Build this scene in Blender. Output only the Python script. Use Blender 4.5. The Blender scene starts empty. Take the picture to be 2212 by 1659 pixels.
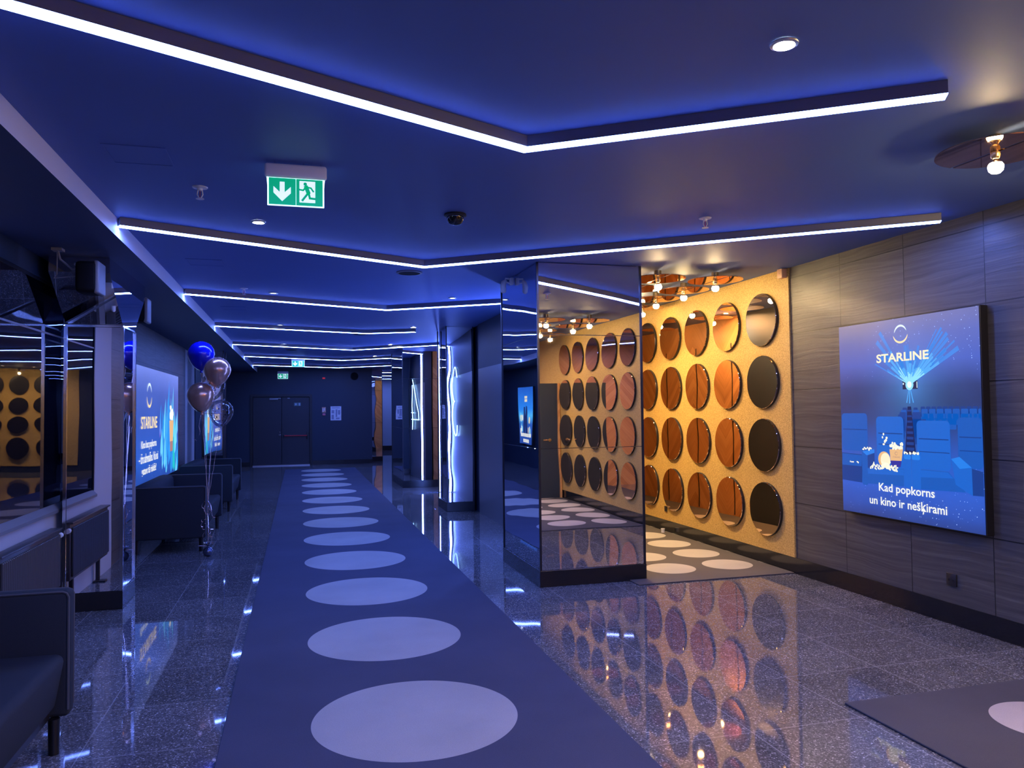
import bpy, bmesh, math, random
from mathutils import Vector, Matrix
random.seed(7)
S = bpy.context.scene
COL = S.collection
PI = math.pi

# ------------------------------------------------------------------ camera, world, exposure
CAM_H, F_PX, PITCH, ROLL, YAW = 1.6, 1672.1, 0.03359, -0.011558, 0.269014
cam_data = bpy.data.cameras.new('camera'); cam = bpy.data.objects.new('camera', cam_data); COL.objects.link(cam)
cam_data.sensor_fit = 'HORIZONTAL'; cam_data.sensor_width = 36.0
cam_data.lens = F_PX/2212*36.0
cam_data.clip_start = 0.05; cam_data.clip_end = 100
_fwd = Vector((math.sin(YAW)*math.cos(PITCH), math.cos(YAW)*math.cos(PITCH), math.sin(PITCH)))
_right = Vector((math.cos(YAW), -math.sin(YAW), 0)); _up = _right.cross(_fwd)
_r = _right*math.cos(ROLL)+_up*math.sin(ROLL); _u = -_right*math.sin(ROLL)+_up*math.cos(ROLL)
_m = Matrix((_r, _u, -_fwd)).transposed().to_4x4(); _m.translation = (0, 0, CAM_H)
cam.matrix_world = _m
S.camera = cam
S.view_settings.view_transform = 'Standard'; S.view_settings.look = 'None'
S.view_settings.gamma = 1; S.view_settings.use_curve_mapping = False
S.view_settings.exposure = 0.0
w = bpy.data.worlds.new('world'); S.world = w; w.use_nodes = True
w.node_tree.nodes['Background'].inputs[0].default_value = (0.02, 0.03, 0.1, 1)
w.node_tree.nodes['Background'].inputs[1].default_value = 0.05

LED_COL, LED_STR = (0.13, 0.23, 1.0), 68.0      # ceiling light lines
BULB_COL, BULB_STR = (1.0, 0.72, 0.34), 235.0   # warm filament bulbs
SPOT_STR = 450.0

H = 2.95          # ceiling
SOF = 2.82        # left soffit
XL, XR = -2.05, 4.60
YB = 24.4

# ------------------------------------------------------------------ materials
MATS = {}
def nodes(name):
    m = bpy.data.materials.new(name); m.use_nodes = True
    nt = m.node_tree; b = nt.nodes['Principled BSDF']; MATS[name] = m
    return m, nt, b
def rgba(c): return (c[0], c[1], c[2], 1)
def mat(name, col, rough=.5, metal=0, emit=None, strength=0, spec=.5, coat=0, bump=None, noise=None):
    m, nt, b = nodes(name)
    b.inputs['Base Color'].default_value = rgba(col); b.inputs['Roughness'].default_value = rough
    b.inputs['Metallic'].default_value = metal; b.inputs['Specular IOR Level'].default_value = spec
    b.inputs['Coat Weight'].default_value = coat
    if emit:
        b.inputs['Emission Color'].default_value = rgba(emit); b.inputs['Emission Strength'].default_value = strength
    if bump:   # (scale, strength, distance)
        tc = nt.nodes.new('ShaderNodeTexCoord'); n = nt.nodes.new('ShaderNodeTexNoise'); n.inputs['Scale'].default_value = bump[0]
        n.inputs['Detail'].default_value = bump[3] if len(bump) > 3 else 2
        bp = nt.nodes.new('ShaderNodeBump'); bp.inputs['Strength'].default_value = bump[1]; bp.inputs['Distance'].default_value = bump[2]
        nt.links.new(tc.outputs['Object'], n.inputs['Vector']); nt.links.new(n.outputs['Fac'], bp.inputs['Height'])
        nt.links.new(bp.outputs['Normal'], b.inputs['Normal'])
    if noise:  # (scale, amount) albedo mottling
        tc = nt.nodes.new('ShaderNodeTexCoord'); n = nt.nodes.new('ShaderNodeTexNoise'); n.inputs['Scale'].default_value = noise[0]
        n.inputs['Detail'].default_value = 3
        mx = nt.nodes.new('ShaderNodeMix'); mx.data_type = 'RGBA'
        a = noise[1]
        mx.inputs[6].default_value = rgba([c*(1-a) for c in col]); mx.inputs[7].default_value = rgba([min(1, c*(1+a)) for c in col])
        nt.links.new(tc.outputs['Object'], n.inputs['Vector']); nt.links.new(n.outputs['Fac'], mx.inputs[0])
        nt.links.new(mx.outputs[2], b.inputs['Base Color'])
    return m
class NB:
    """tiny node builder"""
    def __init__(s, nt): s.nt = nt
    def n(s, t, **k):
        x = s.nt.nodes.new(t)
        for a, v in k.items(): setattr(x, a, v)
        return x
    def set(s, sock, v):
        if isinstance(v, bpy.types.NodeSocket): s.nt.links.new(v, sock)
        else: sock.default_value = v
    def math(s, op, a, b=0, c=0, clamp=False):
        x = s.n('ShaderNodeMath', operation=op, use_clamp=clamp)
        s.set(x.inputs[0], a); s.set(x.inputs[1], b)
        if op in ('MULTIPLY_ADD', 'SMOOTH_MIN', 'COMPARE'): s.set(x.inputs[2], c)
        return x.outputs[0]
    def mix(s, f, a, b):
        x = s.n('ShaderNodeMix', data_type='RGBA'); s.set(x.inputs[0], f)
        s.set(x.inputs[6], rgba(a) if isinstance(a, tuple) else a); s.set(x.inputs[7], rgba(b) if isinstance(b, tuple) else b)
        return x.outputs[2]
    def add(s, a, b, f=1.0):
        x = s.n('ShaderNodeMix', data_type='RGBA', blend_type='ADD'); s.set(x.inputs[0], f)
        s.set(x.inputs[6], rgba(a) if isinstance(a, tuple) else a); s.set(x.inputs[7], rgba(b) if isinstance(b, tuple) else b)
        return x.outputs[2]
    def xyz(s, which='Object'):
        t = s.n('ShaderNodeTexCoord'); q = s.n('ShaderNodeSeparateXYZ'); s.nt.links.new(t.outputs[which], q.inputs[0])
        return q.outputs[0], q.outputs[1], q.outputs[2], t.outputs[which]
    def vec(s, x, y, z):
        q = s.n('ShaderNodeCombineXYZ'); s.set(q.inputs[0], x); s.set(q.inputs[1], y); s.set(q.inputs[2], z); return q.outputs[0]
    def noise(s, v, scale, detail=3, dist=0, rough=.5):
        x = s.n('ShaderNodeTexNoise'); s.set(x.inputs['Vector'], v); x.inputs['Scale'].default_value = scale
        x.inputs['Detail'].default_value = detail; x.inputs['Distortion'].default_value = dist; x.inputs['Roughness'].default_value = rough
        return x.outputs['Fac']
    def line(s, c, origin, period, width):
        """1 where coordinate c is within width/2 of origin + k*period"""
        f = s.math('FRACT', s.math('ADD', s.math('DIVIDE', s.math('SUBTRACT', c, origin), period), .5))
        return s.math('LESS_THAN', s.math('ABSOLUTE', s.math('SUBTRACT', f, .5)), width/2/period)
    def ramp(s, f, stops):
        x = s.n('ShaderNodeValToRGB'); e = x.color_ramp.elements
        while len(e) < len(stops): e.new(.5)
        for el, (p, c) in zip(e, stops): el.position = p; el.color = rgba(c)
        s.set(x.inputs[0], f); return x.outputs[0]
    def bump(s, h, strength, dist, target):
        b = s.n('ShaderNodeBump'); b.inputs['Strength'].default_value = strength; b.inputs['Distance'].default_value = dist
        s.set(b.inputs['Height'], h); s.nt.links.new(b.outputs[0], target)

TILE = .63
m, nt, b = nodes('granite_floor'); q = NB(nt)
x, y, z, v = q.xyz()
vo = q.n('ShaderNodeTexVoronoi'); vo.inputs['Scale'].default_value = 150; nt.links.new(v, vo.inputs['Vector'])
sp = q.n('ShaderNodeSeparateColor'); nt.links.new(vo.outputs['Color'], sp.inputs[0])
speck = q.ramp(sp.outputs[0], [(0, (.06, .06, .066)), (.6, (.105, .105, .113)), (.86, (.16, .16, .17)), (.96, (.27, .27, .285)), (1, (.5, .5, .52))])
ca = q.n('ShaderNodeTexWhiteNoise'); ca.noise_dimensions = '2D'
nt.links.new(q.vec(q.math('FLOOR', q.math('DIVIDE', q.math('ADD', x, 1.0), TILE)), q.math('FLOOR', q.math('DIVIDE', q.math('SUBTRACT', y, 4.05), TILE)), 0), ca.inputs['Vector'])
tint = q.math('MULTIPLY_ADD', ca.outputs['Value'], .25, .9)
big = q.math('MULTIPLY_ADD', q.noise(v, 2.2, 4), .7, .65)
vm = q.n('ShaderNodeVectorMath', operation='SCALE'); nt.links.new(speck, vm.inputs[0]); nt.links.new(q.math('MULTIPLY', tint, big), vm.inputs['Scale'])
gl = q.math('MAXIMUM', q.line(x, -1.0, TILE, .006), q.line(y, 4.05, TILE, .006))
q.set(b.inputs['Base Color'], q.mix(gl, vm.outputs[0], (.26, .26, .28)))
b.inputs['Roughness'].default_value = .03; b.inputs['Specular IOR Level'].default_value = .5
q.bump(q.math('MULTIPLY', gl, -1), .3, .002, b.inputs['Normal'])

def carpet_mat(name, cx, cy, px, py, r, dark, light, lim=None):
    m, nt, b = nodes(name); q = NB(nt); x, y, z, v = q.xyz()
    def cell(c, o, p):
        if not p: return q.math('SUBTRACT', c, o)
        f = q.math('FRACT', q.math('ADD', q.math('DIVIDE', q.math('SUBTRACT', c, o), p), .5))
        return q.math('MULTIPLY', q.math('SUBTRACT', f, .5), p)
    dx, dy = cell(x, cx, px), cell(y, cy, py)
    d = q.math('SQRT', q.math('ADD', q.math('MULTIPLY', dx, dx), q.math('MULTIPLY', dy, dy)))
    mask = q.math('LESS_THAN', d, r)
    if lim: mask = q.math('MULTIPLY', mask, q.math('MULTIPLY', q.math('GREATER_THAN', x, lim[0]), q.math(lim[1], y, lim[2])))
    c = q.mix(mask, dark, light)
    n = q.math('MULTIPLY_ADD', q.noise(v, 260, 2), .5, .75); n2 = q.math('MULTIPLY_ADD', q.noise(v, 1.7, 4), .4, .8)
    vm = q.n('ShaderNodeVectorMath', operation='SCALE'); nt.links.new(c, vm.inputs[0]); nt.links.new(q.math('MULTIPLY', n, n2), vm.inputs['Scale'])
    nt.links.new(vm.outputs[0], b.inputs['Base Color']); b.inputs['Roughness'].default_value = .95; b.inputs['Specular IOR Level'].default_value = .15
    q.bump(q.noise(v, 300, 2), .4, .004, b.inputs['Normal'])
carpet_mat('runner_carpet', .585, 4.08, 0, 1.48, .53, (.058, .065, .105), (.335, .335, .335))
carpet_mat('alcove_carpet', 3.55, 7.05, .635, .64, .25, (.11, .10, .095), (.46, .43, .38), (3.26, 'GREATER_THAN', 6.74))
carpet_mat('near_carpet', 3.62, 3.08, .635, .64, .26, (.07, .072, .09), (.42, .40, .40), (3.31, 'LESS_THAN', 3.39))

m, nt, b = nodes('grey_wood'); q = NB(nt); x, y, z, v = q.xyz()
pid = q.n('ShaderNodeTexWhiteNoise'); pid.noise_dimensions = '2D'
nt.links.new(q.vec(q.math('FLOOR', q.math('DIVIDE', q.math('SUBTRACT', y, 5.03), .745)), q.math('FLOOR', q.math('DIVIDE', q.math('SUBTRACT', z, .68), .541)), 0), pid.inputs['Vector'])
wob = q.noise(q.vec(q.math('MULTIPLY', y, .8), q.math('MULTIPLY', z, 2.5), pid.outputs['Value']), 1.5, 2)
gv = q.vec(q.math('MULTIPLY', y, 1.1), q.math('ADD', q.math('MULTIPLY', z, 42), q.math('MULTIPLY', wob, 5.0)), q.math('MULTIPLY', pid.outputs['Value'], 9))
grain = q.noise(gv, 1.0, 6, .25, .62)
gc = q.ramp(grain, [(.25, (.042, .041, .041)), (.45, (.072, .069, .067)), (.6, (.098, .094, .089)), (.8, (.17, .16, .145))])
seam = q.math('MAXIMUM', q.line(z, .68, .541, .009), q.line(y, 5.03, .745, .008))
q.set(b.inputs['Base Color'], q.mix(seam, gc, (.01, .01, .012)))
b.inputs['Roughness'].default_value = .42
q.bump(q.math('SUBTRACT', q.math('MULTIPLY', grain, .6), seam), .5, .006, b.inputs['Normal'])

m, nt, b = nodes('orange_wood'); q = NB(nt); x, y, z, v = q.xyz()
hor = q.math('ADD', x, y)
fold = q.math('ABSOLUTE', q.math('SUBTRACT', q.math('FRACT', q.math('DIVIDE', hor, 1.9)), .5))
dg = q.math('ADD', q.math('MULTIPLY', fold, 1.9), z); al = q.math('SUBTRACT', q.math('MULTIPLY', fold, 1.9), z)
pw = q.n('ShaderNodeTexWhiteNoise'); pw.noise_dimensions = '1D'; nt.links.new(q.math('FLOOR', q.math('DIVIDE', dg, .13)), pw.inputs['W'])
gr = q.noise(q.vec(q.math('MULTIPLY', al, .8), q.math('MULTIPLY', dg, 14), pw.outputs['Value']), 2, 4, .3)
tone = q.math('ADD', q.math('MULTIPLY', gr, .6), q.math('MULTIPLY', pw.outputs['Value'], .4))
q.set(b.inputs['Base Color'], q.ramp(tone, [(0, (.34, .15, .055)), (.5, (.58, .29, .11)), (1, (.78, .46, .20))]))
b.inputs['Roughness'].default_value = .4

m, nt, b = nodes('gold_wall_fabric'); q = NB(nt); x, y, z, v = q.xyz()
q.set(b.inputs['Base Color'], q.ramp(q.noise(v, 95, 4, 0, .7), [(.3, (.36, .21, .05)), (.52, (.60, .385, .105)), (.75, (.85, .62, .22))]))
b.inputs['Roughness'].default_value = .55; q.bump(q.noise(v, 120, 3), .5, .003, b.inputs['Normal'])

def mirror_mat(name, col, wave=.0035, scale=1.1, rough=.012):
    m, nt, b = nodes(name); q = NB(nt); x, y, z, v = q.xyz()
    b.inputs['Base Color'].default_value = rgba(col); b.inputs['Metallic'].default_value = 1; b.inputs['Roughness'].default_value = rough
    if wave: q.bump(q.noise(v, scale, 1), 1.0, wave, b.inputs['Normal'])
mirror_mat('column_mirror', (.80, .79, .83))
mirror_mat('wavy_mirror', (.80, .79, .83), .008, 1.3)
mirror_mat('bronze_mirror', (.78, .56, .40), .0008, 2.0)
mirror_mat('copper_reflector', (.90, .50, .28), 0, 1, .04)
mat('mirror_seam', (.05, .05, .06), .3, .8)
mat('plinth_black', (.012, .012, .014), .25)
mat('chrome', (.8, .8, .82), .12, 1)
mat('ceiling_paint', (.095, .165, .44), .55, noise=(1.2, .08))
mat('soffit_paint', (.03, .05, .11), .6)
mat('bulkhead_glow_paint', (.80, .80, .84), .6)  # raised pale to stand in for glow from the light lines
mat('plain_wall', (.14, .14, .15), .6)
mat('light_wall', (.42, .42, .44), .6)
mat('dark_wall', (.014, .027, .052), .5)
mat('blue_laminate', (.16, .165, .19), .28)
mat('black_frame', (.012, .012, .015), .35)
mat('black_plastic', (.015, .015, .018), .4)
mat('profile_black', (.20, .20, .22), .4, .3)
mat('led_diffuser', (.8, .8, .8), .5, emit=LED_COL, strength=LED_STR)
mat('neon_tube', (.8, .8, .8), .4, emit=(.30, .58, 1.0), strength=5)
mat('bulb_glass', (1, .9, .7), .3, emit=BULB_COL, strength=BULB_STR)
mat('spot_lens', (1, 1, 1), .3, emit=(.92, 1.0, 1.0), strength=SPOT_STR)
mat('fill_lens_warm', (1, 1, 1), .3, emit=(1.0, .68, .34), strength=9000)  # lens of the unseen fill lamps added in the alcove
mat('fill_lens_near', (1, 1, 1), .3, emit=(1.0, .68, .34), strength=3300)  # lens of the weaker fill lamps added near and behind the viewer
mat('spot_lens_dim', (1, 1, 1), .3, emit=(.85, .95, 1.0), strength=9)
mat('spot_ring', (.75, .78, .78), .25, .6)
mat('brass', (.75, .55, .28), .25, 1)
mat('white_plastic', (.75, .75, .75), .4)
mat('grey_plastic', (.30, .30, .32), .4)
mat('copper_box', (.75, .42, .25), .5)
mat('black_glass', (.003, .003, .006), .0, spec=.8)
mat('sofa_fabric', (.020, .026, .036), .9, spec=.25, bump=(350, .4, .002))
mat('piping', (.06, .066, .08), .8)
mat('leg_black', (.006, .006, .007), .3)
mat('radiator_paint', (.055, .055, .06), .35)
mat('speaker_body', (.006, .006, .008), .8, spec=.2)
mat('speaker_grille', (.22, .22, .24), .4, bump=(400, .5, .002))
mat('balloon_blue', (.006, .01, .55), .16, coat=.6)
mat('balloon_copper', (.80, .44, .30), .22, .7, coat=.5)
mat('confetti_dark', (.03, .025, .03), .3, .6)
mat('ribbon', (.85, .60, .50), .22, .85)
mat('weight_foil', (.12, .14, .22), .2, .8)
mat('clear_foil', (.7, .72, .8), .15, .7)
mat('paper', (.72, .72, .74), .8, noise=(14, .22))
mat('paper_ink', (.30, .31, .40), .8)
mat('red_paint', (.55, .02, .03), .35)
mat('fire_orange', (.62, .30, .20), .6)
mat('fire_pink', (.60, .16, .20), .6)
mat('door_paint', (.022, .024, .034), .4)
mat('threshold_metal', (.5, .5, .52), .35, .8)
mat('exit_green', (.0, .30, .14), .4, emit=(.0, .42, .20), strength=.75)
mat('exit_white', (.8, .85, .85), .4, emit=(.70, .86, 1.0), strength=.95)
mat('exit_housing', (.86, .86, .88), .5)
mat('sprinkler_metal', (.80, .80, .84), .4, .2)
mat('exit_glow', (.8, .9, .9), .3, emit=(.55, .9, 1.0), strength=1.6)
mat('sticker', (.10, .20, .20), .5)
mat('sticker_mark', (.45, .55, .58), .5)
mat('red_lamp', (.4, .02, .03), .4, emit=(1, .05, .08), strength=.35)
mat('gold_baseboard', (.012, .012, .014), .12)
# clear balloon skin
m = bpy.data.materials.new('balloon_clear'); m.use_nodes = True; MATS['balloon_clear'] = m; nt = m.node_tree
nt.nodes.remove(nt.nodes['Principled BSDF'])
lw = nt.nodes.new('ShaderNodeLayerWeight'); lw.inputs['Blend'].default_value = .28
tr = nt.nodes.new('ShaderNodeBsdfTransparent'); tr.inputs[0].default_value = (.93, .93, .96, 1)
gy = nt.nodes.new('ShaderNodeBsdfGlossy'); gy.inputs['Roughness'].default_value = .05
mx = nt.nodes.new('ShaderNodeMixShader'); ma = nt.nodes.new('ShaderNodeMath'); ma.operation = 'MULTIPLY_ADD'; ma.inputs[1].default_value = .75; ma.inputs[2].default_value = .05
nt.links.new(lw.outputs['Fresnel'], ma.inputs[0]); nt.links.new(ma.outputs[0], mx.inputs[0]); nt.links.new(tr.outputs[0], mx.inputs[1]); nt.links.new(gy.outputs[0], mx.inputs[2])
nt.links.new(mx.outputs[0], nt.nodes['Material Output'].inputs[0])
# lightbox prints (backlit pictures): flat emitting inks
def ink(name, c, s=1.0): return mat('ink_'+name, (.02, .02, .03), .35, emit=c, strength=s, spec=.3)
for n_, c_ in dict(seat=(.006, .13, .62), seat_mid=(.004, .10, .50), seat_dark=(.004, .045, .27), seat_light=(.015, .22, .82), back=(.004, .05, .30),
                   night=(.012, .014, .06), cream=(1.0, .90, .62), white=(.96, .98, .92), gold=(1.0, .80, .42), pale=(.78, .95, 1.0), ray=(.09, .42, .95),
                   ray_hot=(.30, .78, 1.0), ray_dim=(.045, .24, .78), hot=(.85, 1.0, 1.0), tan=(.85, .50, .22), tan_dark=(.42, .22, .20), cup_blue=(.03, .03, .34), popcorn=(1.0, .97, .78), step=(.003, .01, .08),
                   flame=(.03, .30, .85), flame_hot=(.16, .66, 1.0), teal=(.02, .55, .60), violet=(.20, .14, .62), sky=(.01, .14, .75), horizon=(.05, .55, .95), figure=(.012, .03, .16)).items():
    ink(n_, c_)
def sheet_mat(name, stops, glow, stars, gcol=(.08, .40, .95)):
    m, nt, b = nodes(name); q = NB(nt); u, v, _, vec = q.xyz('UV')
    c = q.ramp(v, stops)
    if glow:
        gx, gy_, gr_, ga = glow
        dx = q.math('SUBTRACT', u, gx); dy = q.math('SUBTRACT', v, gy_)
        d = q.math('SQRT', q.math('ADD', q.math('MULTIPLY', dx, dx), q.math('MULTIPLY', dy, dy)))
        g = q.math('POWER', 2.718, q.math('MULTIPLY', d, -1/gr_))
        c = q.add(c, gcol, q.math('MULTIPLY', g, ga))
    vv = q.n('ShaderNodeTexVoronoi'); vv.inputs['Scale'].default_value = stars[0]
    nt.links.new(q.vec(q.math('MULTIPLY', u, stars[1]), v, 0), vv.inputs['Vector'])
    sc = q.n('ShaderNodeSeparateColor'); nt.links.new(vv.outputs['Color'], sc.inputs[0])
    big = q.noise(q.vec(u, v, 3.3), 3.5, 3)
    on = q.math('MULTIPLY', q.math('LESS_THAN', vv.outputs['Distance'], q.math('MULTIPLY_ADD', sc.outputs[1], .16, .05)), q.math('GREATER_THAN', sc.outputs[0], stars[2]))
    edge = q.math('MAXIMUM', q.math('GREATER_THAN', v, .70), q.math('LESS_THAN', v, .20))
    edge = q.math('MAXIMUM', edge, q.math('GREATER_THAN', u, .93))
    on = q.math('MULTIPLY', q.math('MULTIPLY', on, edge), q.math('MULTIPLY', q.math('GREATER_THAN', big, .46), q.math('MULTIPLY_ADD', u, .6, .25)))
    c = q.add(c, (.45, .62, .95), on)
    c = q.add(c, (.02, .05, .22), q.math('MULTIPLY', big, .8))
    b.inputs['Base Color'].default_value = (.03, .03, .04, 1); b.inputs['Roughness'].default_value = .3; b.inputs['Specular IOR Level'].default_value = .4
    q.set(b.inputs['Emission Color'], c); b.inputs['Emission Strength'].default_value = 1.0
sheet_mat('sheet_cinema', [(0, (.012, .03, .17)), (.06, (.015, .06, .36)), (.16, (.015, .085, .50)), (.30, (.01, .07, .42)), (.50, (.006, .014, .085)), (.58, (.006, .009, .045)), (.66, (.010, .016, .08)), (.78, (.05, .09, .42)), (.9, (.09, .11, .36)), (1, (.15, .14, .26))], (.55, .67, .13, .55), (80, .9, .40))
sheet_mat('sheet_popcorn', [(0, (.012, .05, .30)), (.2, (.015, .09, .50)), (.5, (.03, .08, .42)), (.8, (.06, .10, .40)), (1, (.13, .16, .42))], None, (60, 2.4, .7))
sheet_mat('sheet_night', [(0, (.012, .05, .30)), (.35, (.02, .10, .45)), (.5, (.08, .5, .95)), (.62, (.02, .25, .9)), (1, (.01, .10, .55))], None, (60, .9, .8))

# ------------------------------------------------------------------ mesh helpers (all shapes in world metres)
def NBM(): return bmesh.new()
def box(bm, x0, x1, y0, y1, z0, z1, bev=0, seg=2, mi=0, rot=None):
    t = bmesh.new(); bmesh.ops.create_cube(t, size=1)
    bmesh.ops.scale(t, vec=(x1-x0, y1-y0, z1-z0), verts=t.verts)
    if bev: bmesh.ops.bevel(t, geom=t.edges[:]+t.verts[:], offset=bev, segments=seg, profile=.5, affect='EDGES')
    if rot: bmesh.ops.transform(t, matrix=rot, verts=t.verts)
    bmesh.ops.translate(t, vec=((x0+x1)/2, (y0+y1)/2, (z0+z1)/2), verts=t.verts)
    join(bm, t, mi)
def join(bm, t, mi=0):
    for f in t.faces: f.material_index = mi
    me = bpy.data.meshes.new('tmp'); t.to_mesh(me); t.free(); bm.from_mesh(me); bpy.data.meshes.remove(me)
def poly(bm, pts, mi=0):
    f = bm.faces.new([bm.verts.new(p) for p in pts]); f.material_index = mi; return f
def prism(bm, base, vec, mi=0):
    """closed prism: base polygon (3D points) extruded along vec"""
    t = bmesh.new(); vec = Vector(vec)
    a = [t.verts.new(p) for p in base]; c = [t.verts.new(Vector(p)+vec) for p in base]; n = len(a)
    t.faces.new(a); t.faces.new(c[::-1])
    for i in range(n): t.faces.new((a[i], c[i], c[(i+1) % n], a[(i+1) % n]))
    bmesh.ops.recalc_face_normals(t, faces=t.faces); join(bm, t, mi)
AX = {'z': Matrix.Identity(4), 'x': Matrix.Rotation(PI/2, 4, 'Y'), 'y': Matrix.Rotation(-PI/2, 4, 'X'), '-z': Matrix.Rotation(PI, 4, 'X')}
def lathe(bm, prof, loc, axis='z', n=32, mi=0, mis=None, m=None):
    t = bmesh.new(); rings = []
    for r, h in prof:
        rings.append([t.verts.new((0, 0, h))] if r < 1e-6 else [t.verts.new((r*math.cos(2*PI*i/n), r*math.sin(2*PI*i/n), h)) for i in range(n)])
    for k, (a, c) in enumerate(zip(rings, rings[1:])):
        fs = []
        for i in range(n):
            j = (i+1) % n
            if len(a) == 1 and len(c) == 1: continue
            if len(a) == 1: fs.append(t.faces.new((a[0], c[i], c[j])))
            elif len(c) == 1: fs.append(t.faces.new((a[i], a[j], c[0])))
            else: fs.append(t.faces.new((a[i], a[j], c[j], c[i])))
        for f in fs: f.material_index = mis[k] if mis else mi
    bmesh.ops.recalc_face_normals(t, faces=t.faces)
    bmesh.ops.transform(t, matrix=Matrix.Translation(loc) @ (m or AX[axis]), verts=t.verts)
    me = bpy.data.meshes.new('tmp'); t.to_mesh(me); t.free(); bm.from_mesh(me); bpy.data.meshes.remove(me)
def cyl(bm, loc, r, h, axis='z', n=24, mi=0): lathe(bm, [(0, 0), (r, 0), (r, h), (0, h)], loc, axis, n, mi)
def tube(bm, pts, r, n=8, mi=0):
    t = bmesh.new(); pts = [Vector(p) for p in pts]; rings = []
    for i, p in enumerate(pts):
        d = (pts[min(i+1, len(pts)-1)]-pts[max(i-1, 0)]).normalized()
        a = d.orthogonal().normalized() if i == 0 else (prev-d*prev.dot(d)).normalized()
        prev = a; c = d.cross(a)
        rr = r[i] if isinstance(r, (list, tuple)) else r
        rings.append([t.verts.new(p+rr*(a*math.cos(2*PI*k/n)+c*math.sin(2*PI*k/n))) for k in range(n)])
    for a, c in zip(rings, rings[1:]):
        for k in range(n): t.faces.new((a[k], a[(k+1) % n], c[(k+1) % n], c[k]))
    t.faces.new(rings[0][::-1]); t.faces.new(rings[-1]); join(bm, t, mi)
def band(bm, pts, wid, side, mi=0):
    """flat ribbon following pts"""
    side = Vector(side); vs = [(bm.verts.new(Vector(p)-side*wid/2), bm.verts.new(Vector(p)+side*wid/2)) for p in pts]
    for a, c in zip(vs, vs[1:]):
        f = bm.faces.new((a[0], a[1], c[1], c[0])); f.material_index = mi
def worldloc(o):
    l = Vector((0, 0, 0))
    while o: l = l+Vector(o.location); o = o.parent
    return l
def obj(name, bm, mats, parent=None, smooth=40, at=None, recalc=False):
    if recalc: bmesh.ops.recalc_face_normals(bm, faces=bm.faces)
    loc = Vector(at) if at else Vector((0, 0, 0))
    off = worldloc(parent) if parent else loc
    if off.length: bmesh.ops.translate(bm, vec=-off, verts=bm.verts)
    me = bpy.data.meshes.new(name); bm.to_mesh(me); bm.free()
    for k in ([mats] if isinstance(mats, str) else mats): me.materials.append(MATS[k])
    if smooth:
        me.shade_smooth(); me.set_sharp_from_angle(angle=math.radians(smooth))
    o = bpy.data.objects.new(name, me); COL.objects.link(o)
    if parent: o.parent = parent
    else: o.location = loc
    return o
def tag(o, label, cat, group=None, kind=None):
    o['label'] = label; o['category'] = cat
    if group: o['group'] = group
    if kind: o['kind'] = kind
    return o
def thing(name, label, cat, loc=(0, 0, 0), group=None):
    o = bpy.data.objects.new(name, None); COL.objects.link(o); o.location = loc; o.empty_display_size = .1
    return tag(o, label, cat, group)
def struct(name, bm, mats, parent=None, **k):
    o = obj(name, bm, mats, parent, **k)
    if not parent: o['kind'] = 'structure'
    return o
def dup(root, loc, label, rz=None):
    r = root.copy(); COL.objects.link(r); r.location = loc; r['label'] = label
    if rz is not None: r.rotation_euler = (0, 0, rz)
    for ch in list(root.children):
        c = ch.copy(); COL.objects.link(c); c.parent = r
        for g in list(ch.children):
            d = g.copy(); COL.objects.link(d); d.parent = c
    return r
def text_mesh(bm, s, P, u0, u1, v0, v1, mi=0, keep=False, bold=0):
    """letters of s fitted into the box u0..u1, v0..v1; P(u, v) gives the point on the printed face"""
    cu = bpy.data.curves.new('t', 'FONT'); cu.body = s; cu.size = 1; cu.resolution_u = 3; cu.offset = bold
    o = bpy.data.objects.new('t', cu); COL.objects.link(o)
    dg = bpy.context.evaluated_depsgraph_get(); me = o.evaluated_get(dg).to_mesh()
    xs = [v.co.x for v in me.vertices]; ys = [v.co.y for v in me.vertices]
    x0, x1, y0, y1 = min(xs), max(xs), min(ys), max(ys)
    vs = [bm.verts.new(P(u0+(v.co.x-x0)/(x1-x0)*(u1-u0), v0+(v.co.y-y0)/(y1-y0)*(v1-v0))) for v in me.vertices]
    for p in me.polygons:
        try: f = bm.faces.new([vs[i] for i in p.vertices]); f.material_index = mi
        except ValueError: pass
    o.evaluated_get(dg).to_mesh_clear(); bpy.data.objects.remove(o); bpy.data.curves.remove(cu)

# ------------------------------------------------------------------ the room
bm = NBM(); box(bm, -3.4, 6.5, -12.6, 34.2, -.1, 0); struct('floor', bm, 'granite_floor', smooth=0)
bm = NBM(); box(bm, -3.4, 6.5, -12.6, 34.2, H, H+.1); struct('ceiling', bm, 'ceiling_paint', smooth=0)
# dropped soffit along the left, strip glow on its hall face put into paler paint
bm = NBM(); box(bm, -3.3, -1.2, -12.1, YB, SOF, H-.001)
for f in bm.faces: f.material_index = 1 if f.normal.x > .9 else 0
struct('trim_1', bm, ['soffit_paint', 'bulkhead_glow_paint'], smooth=0)
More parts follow.
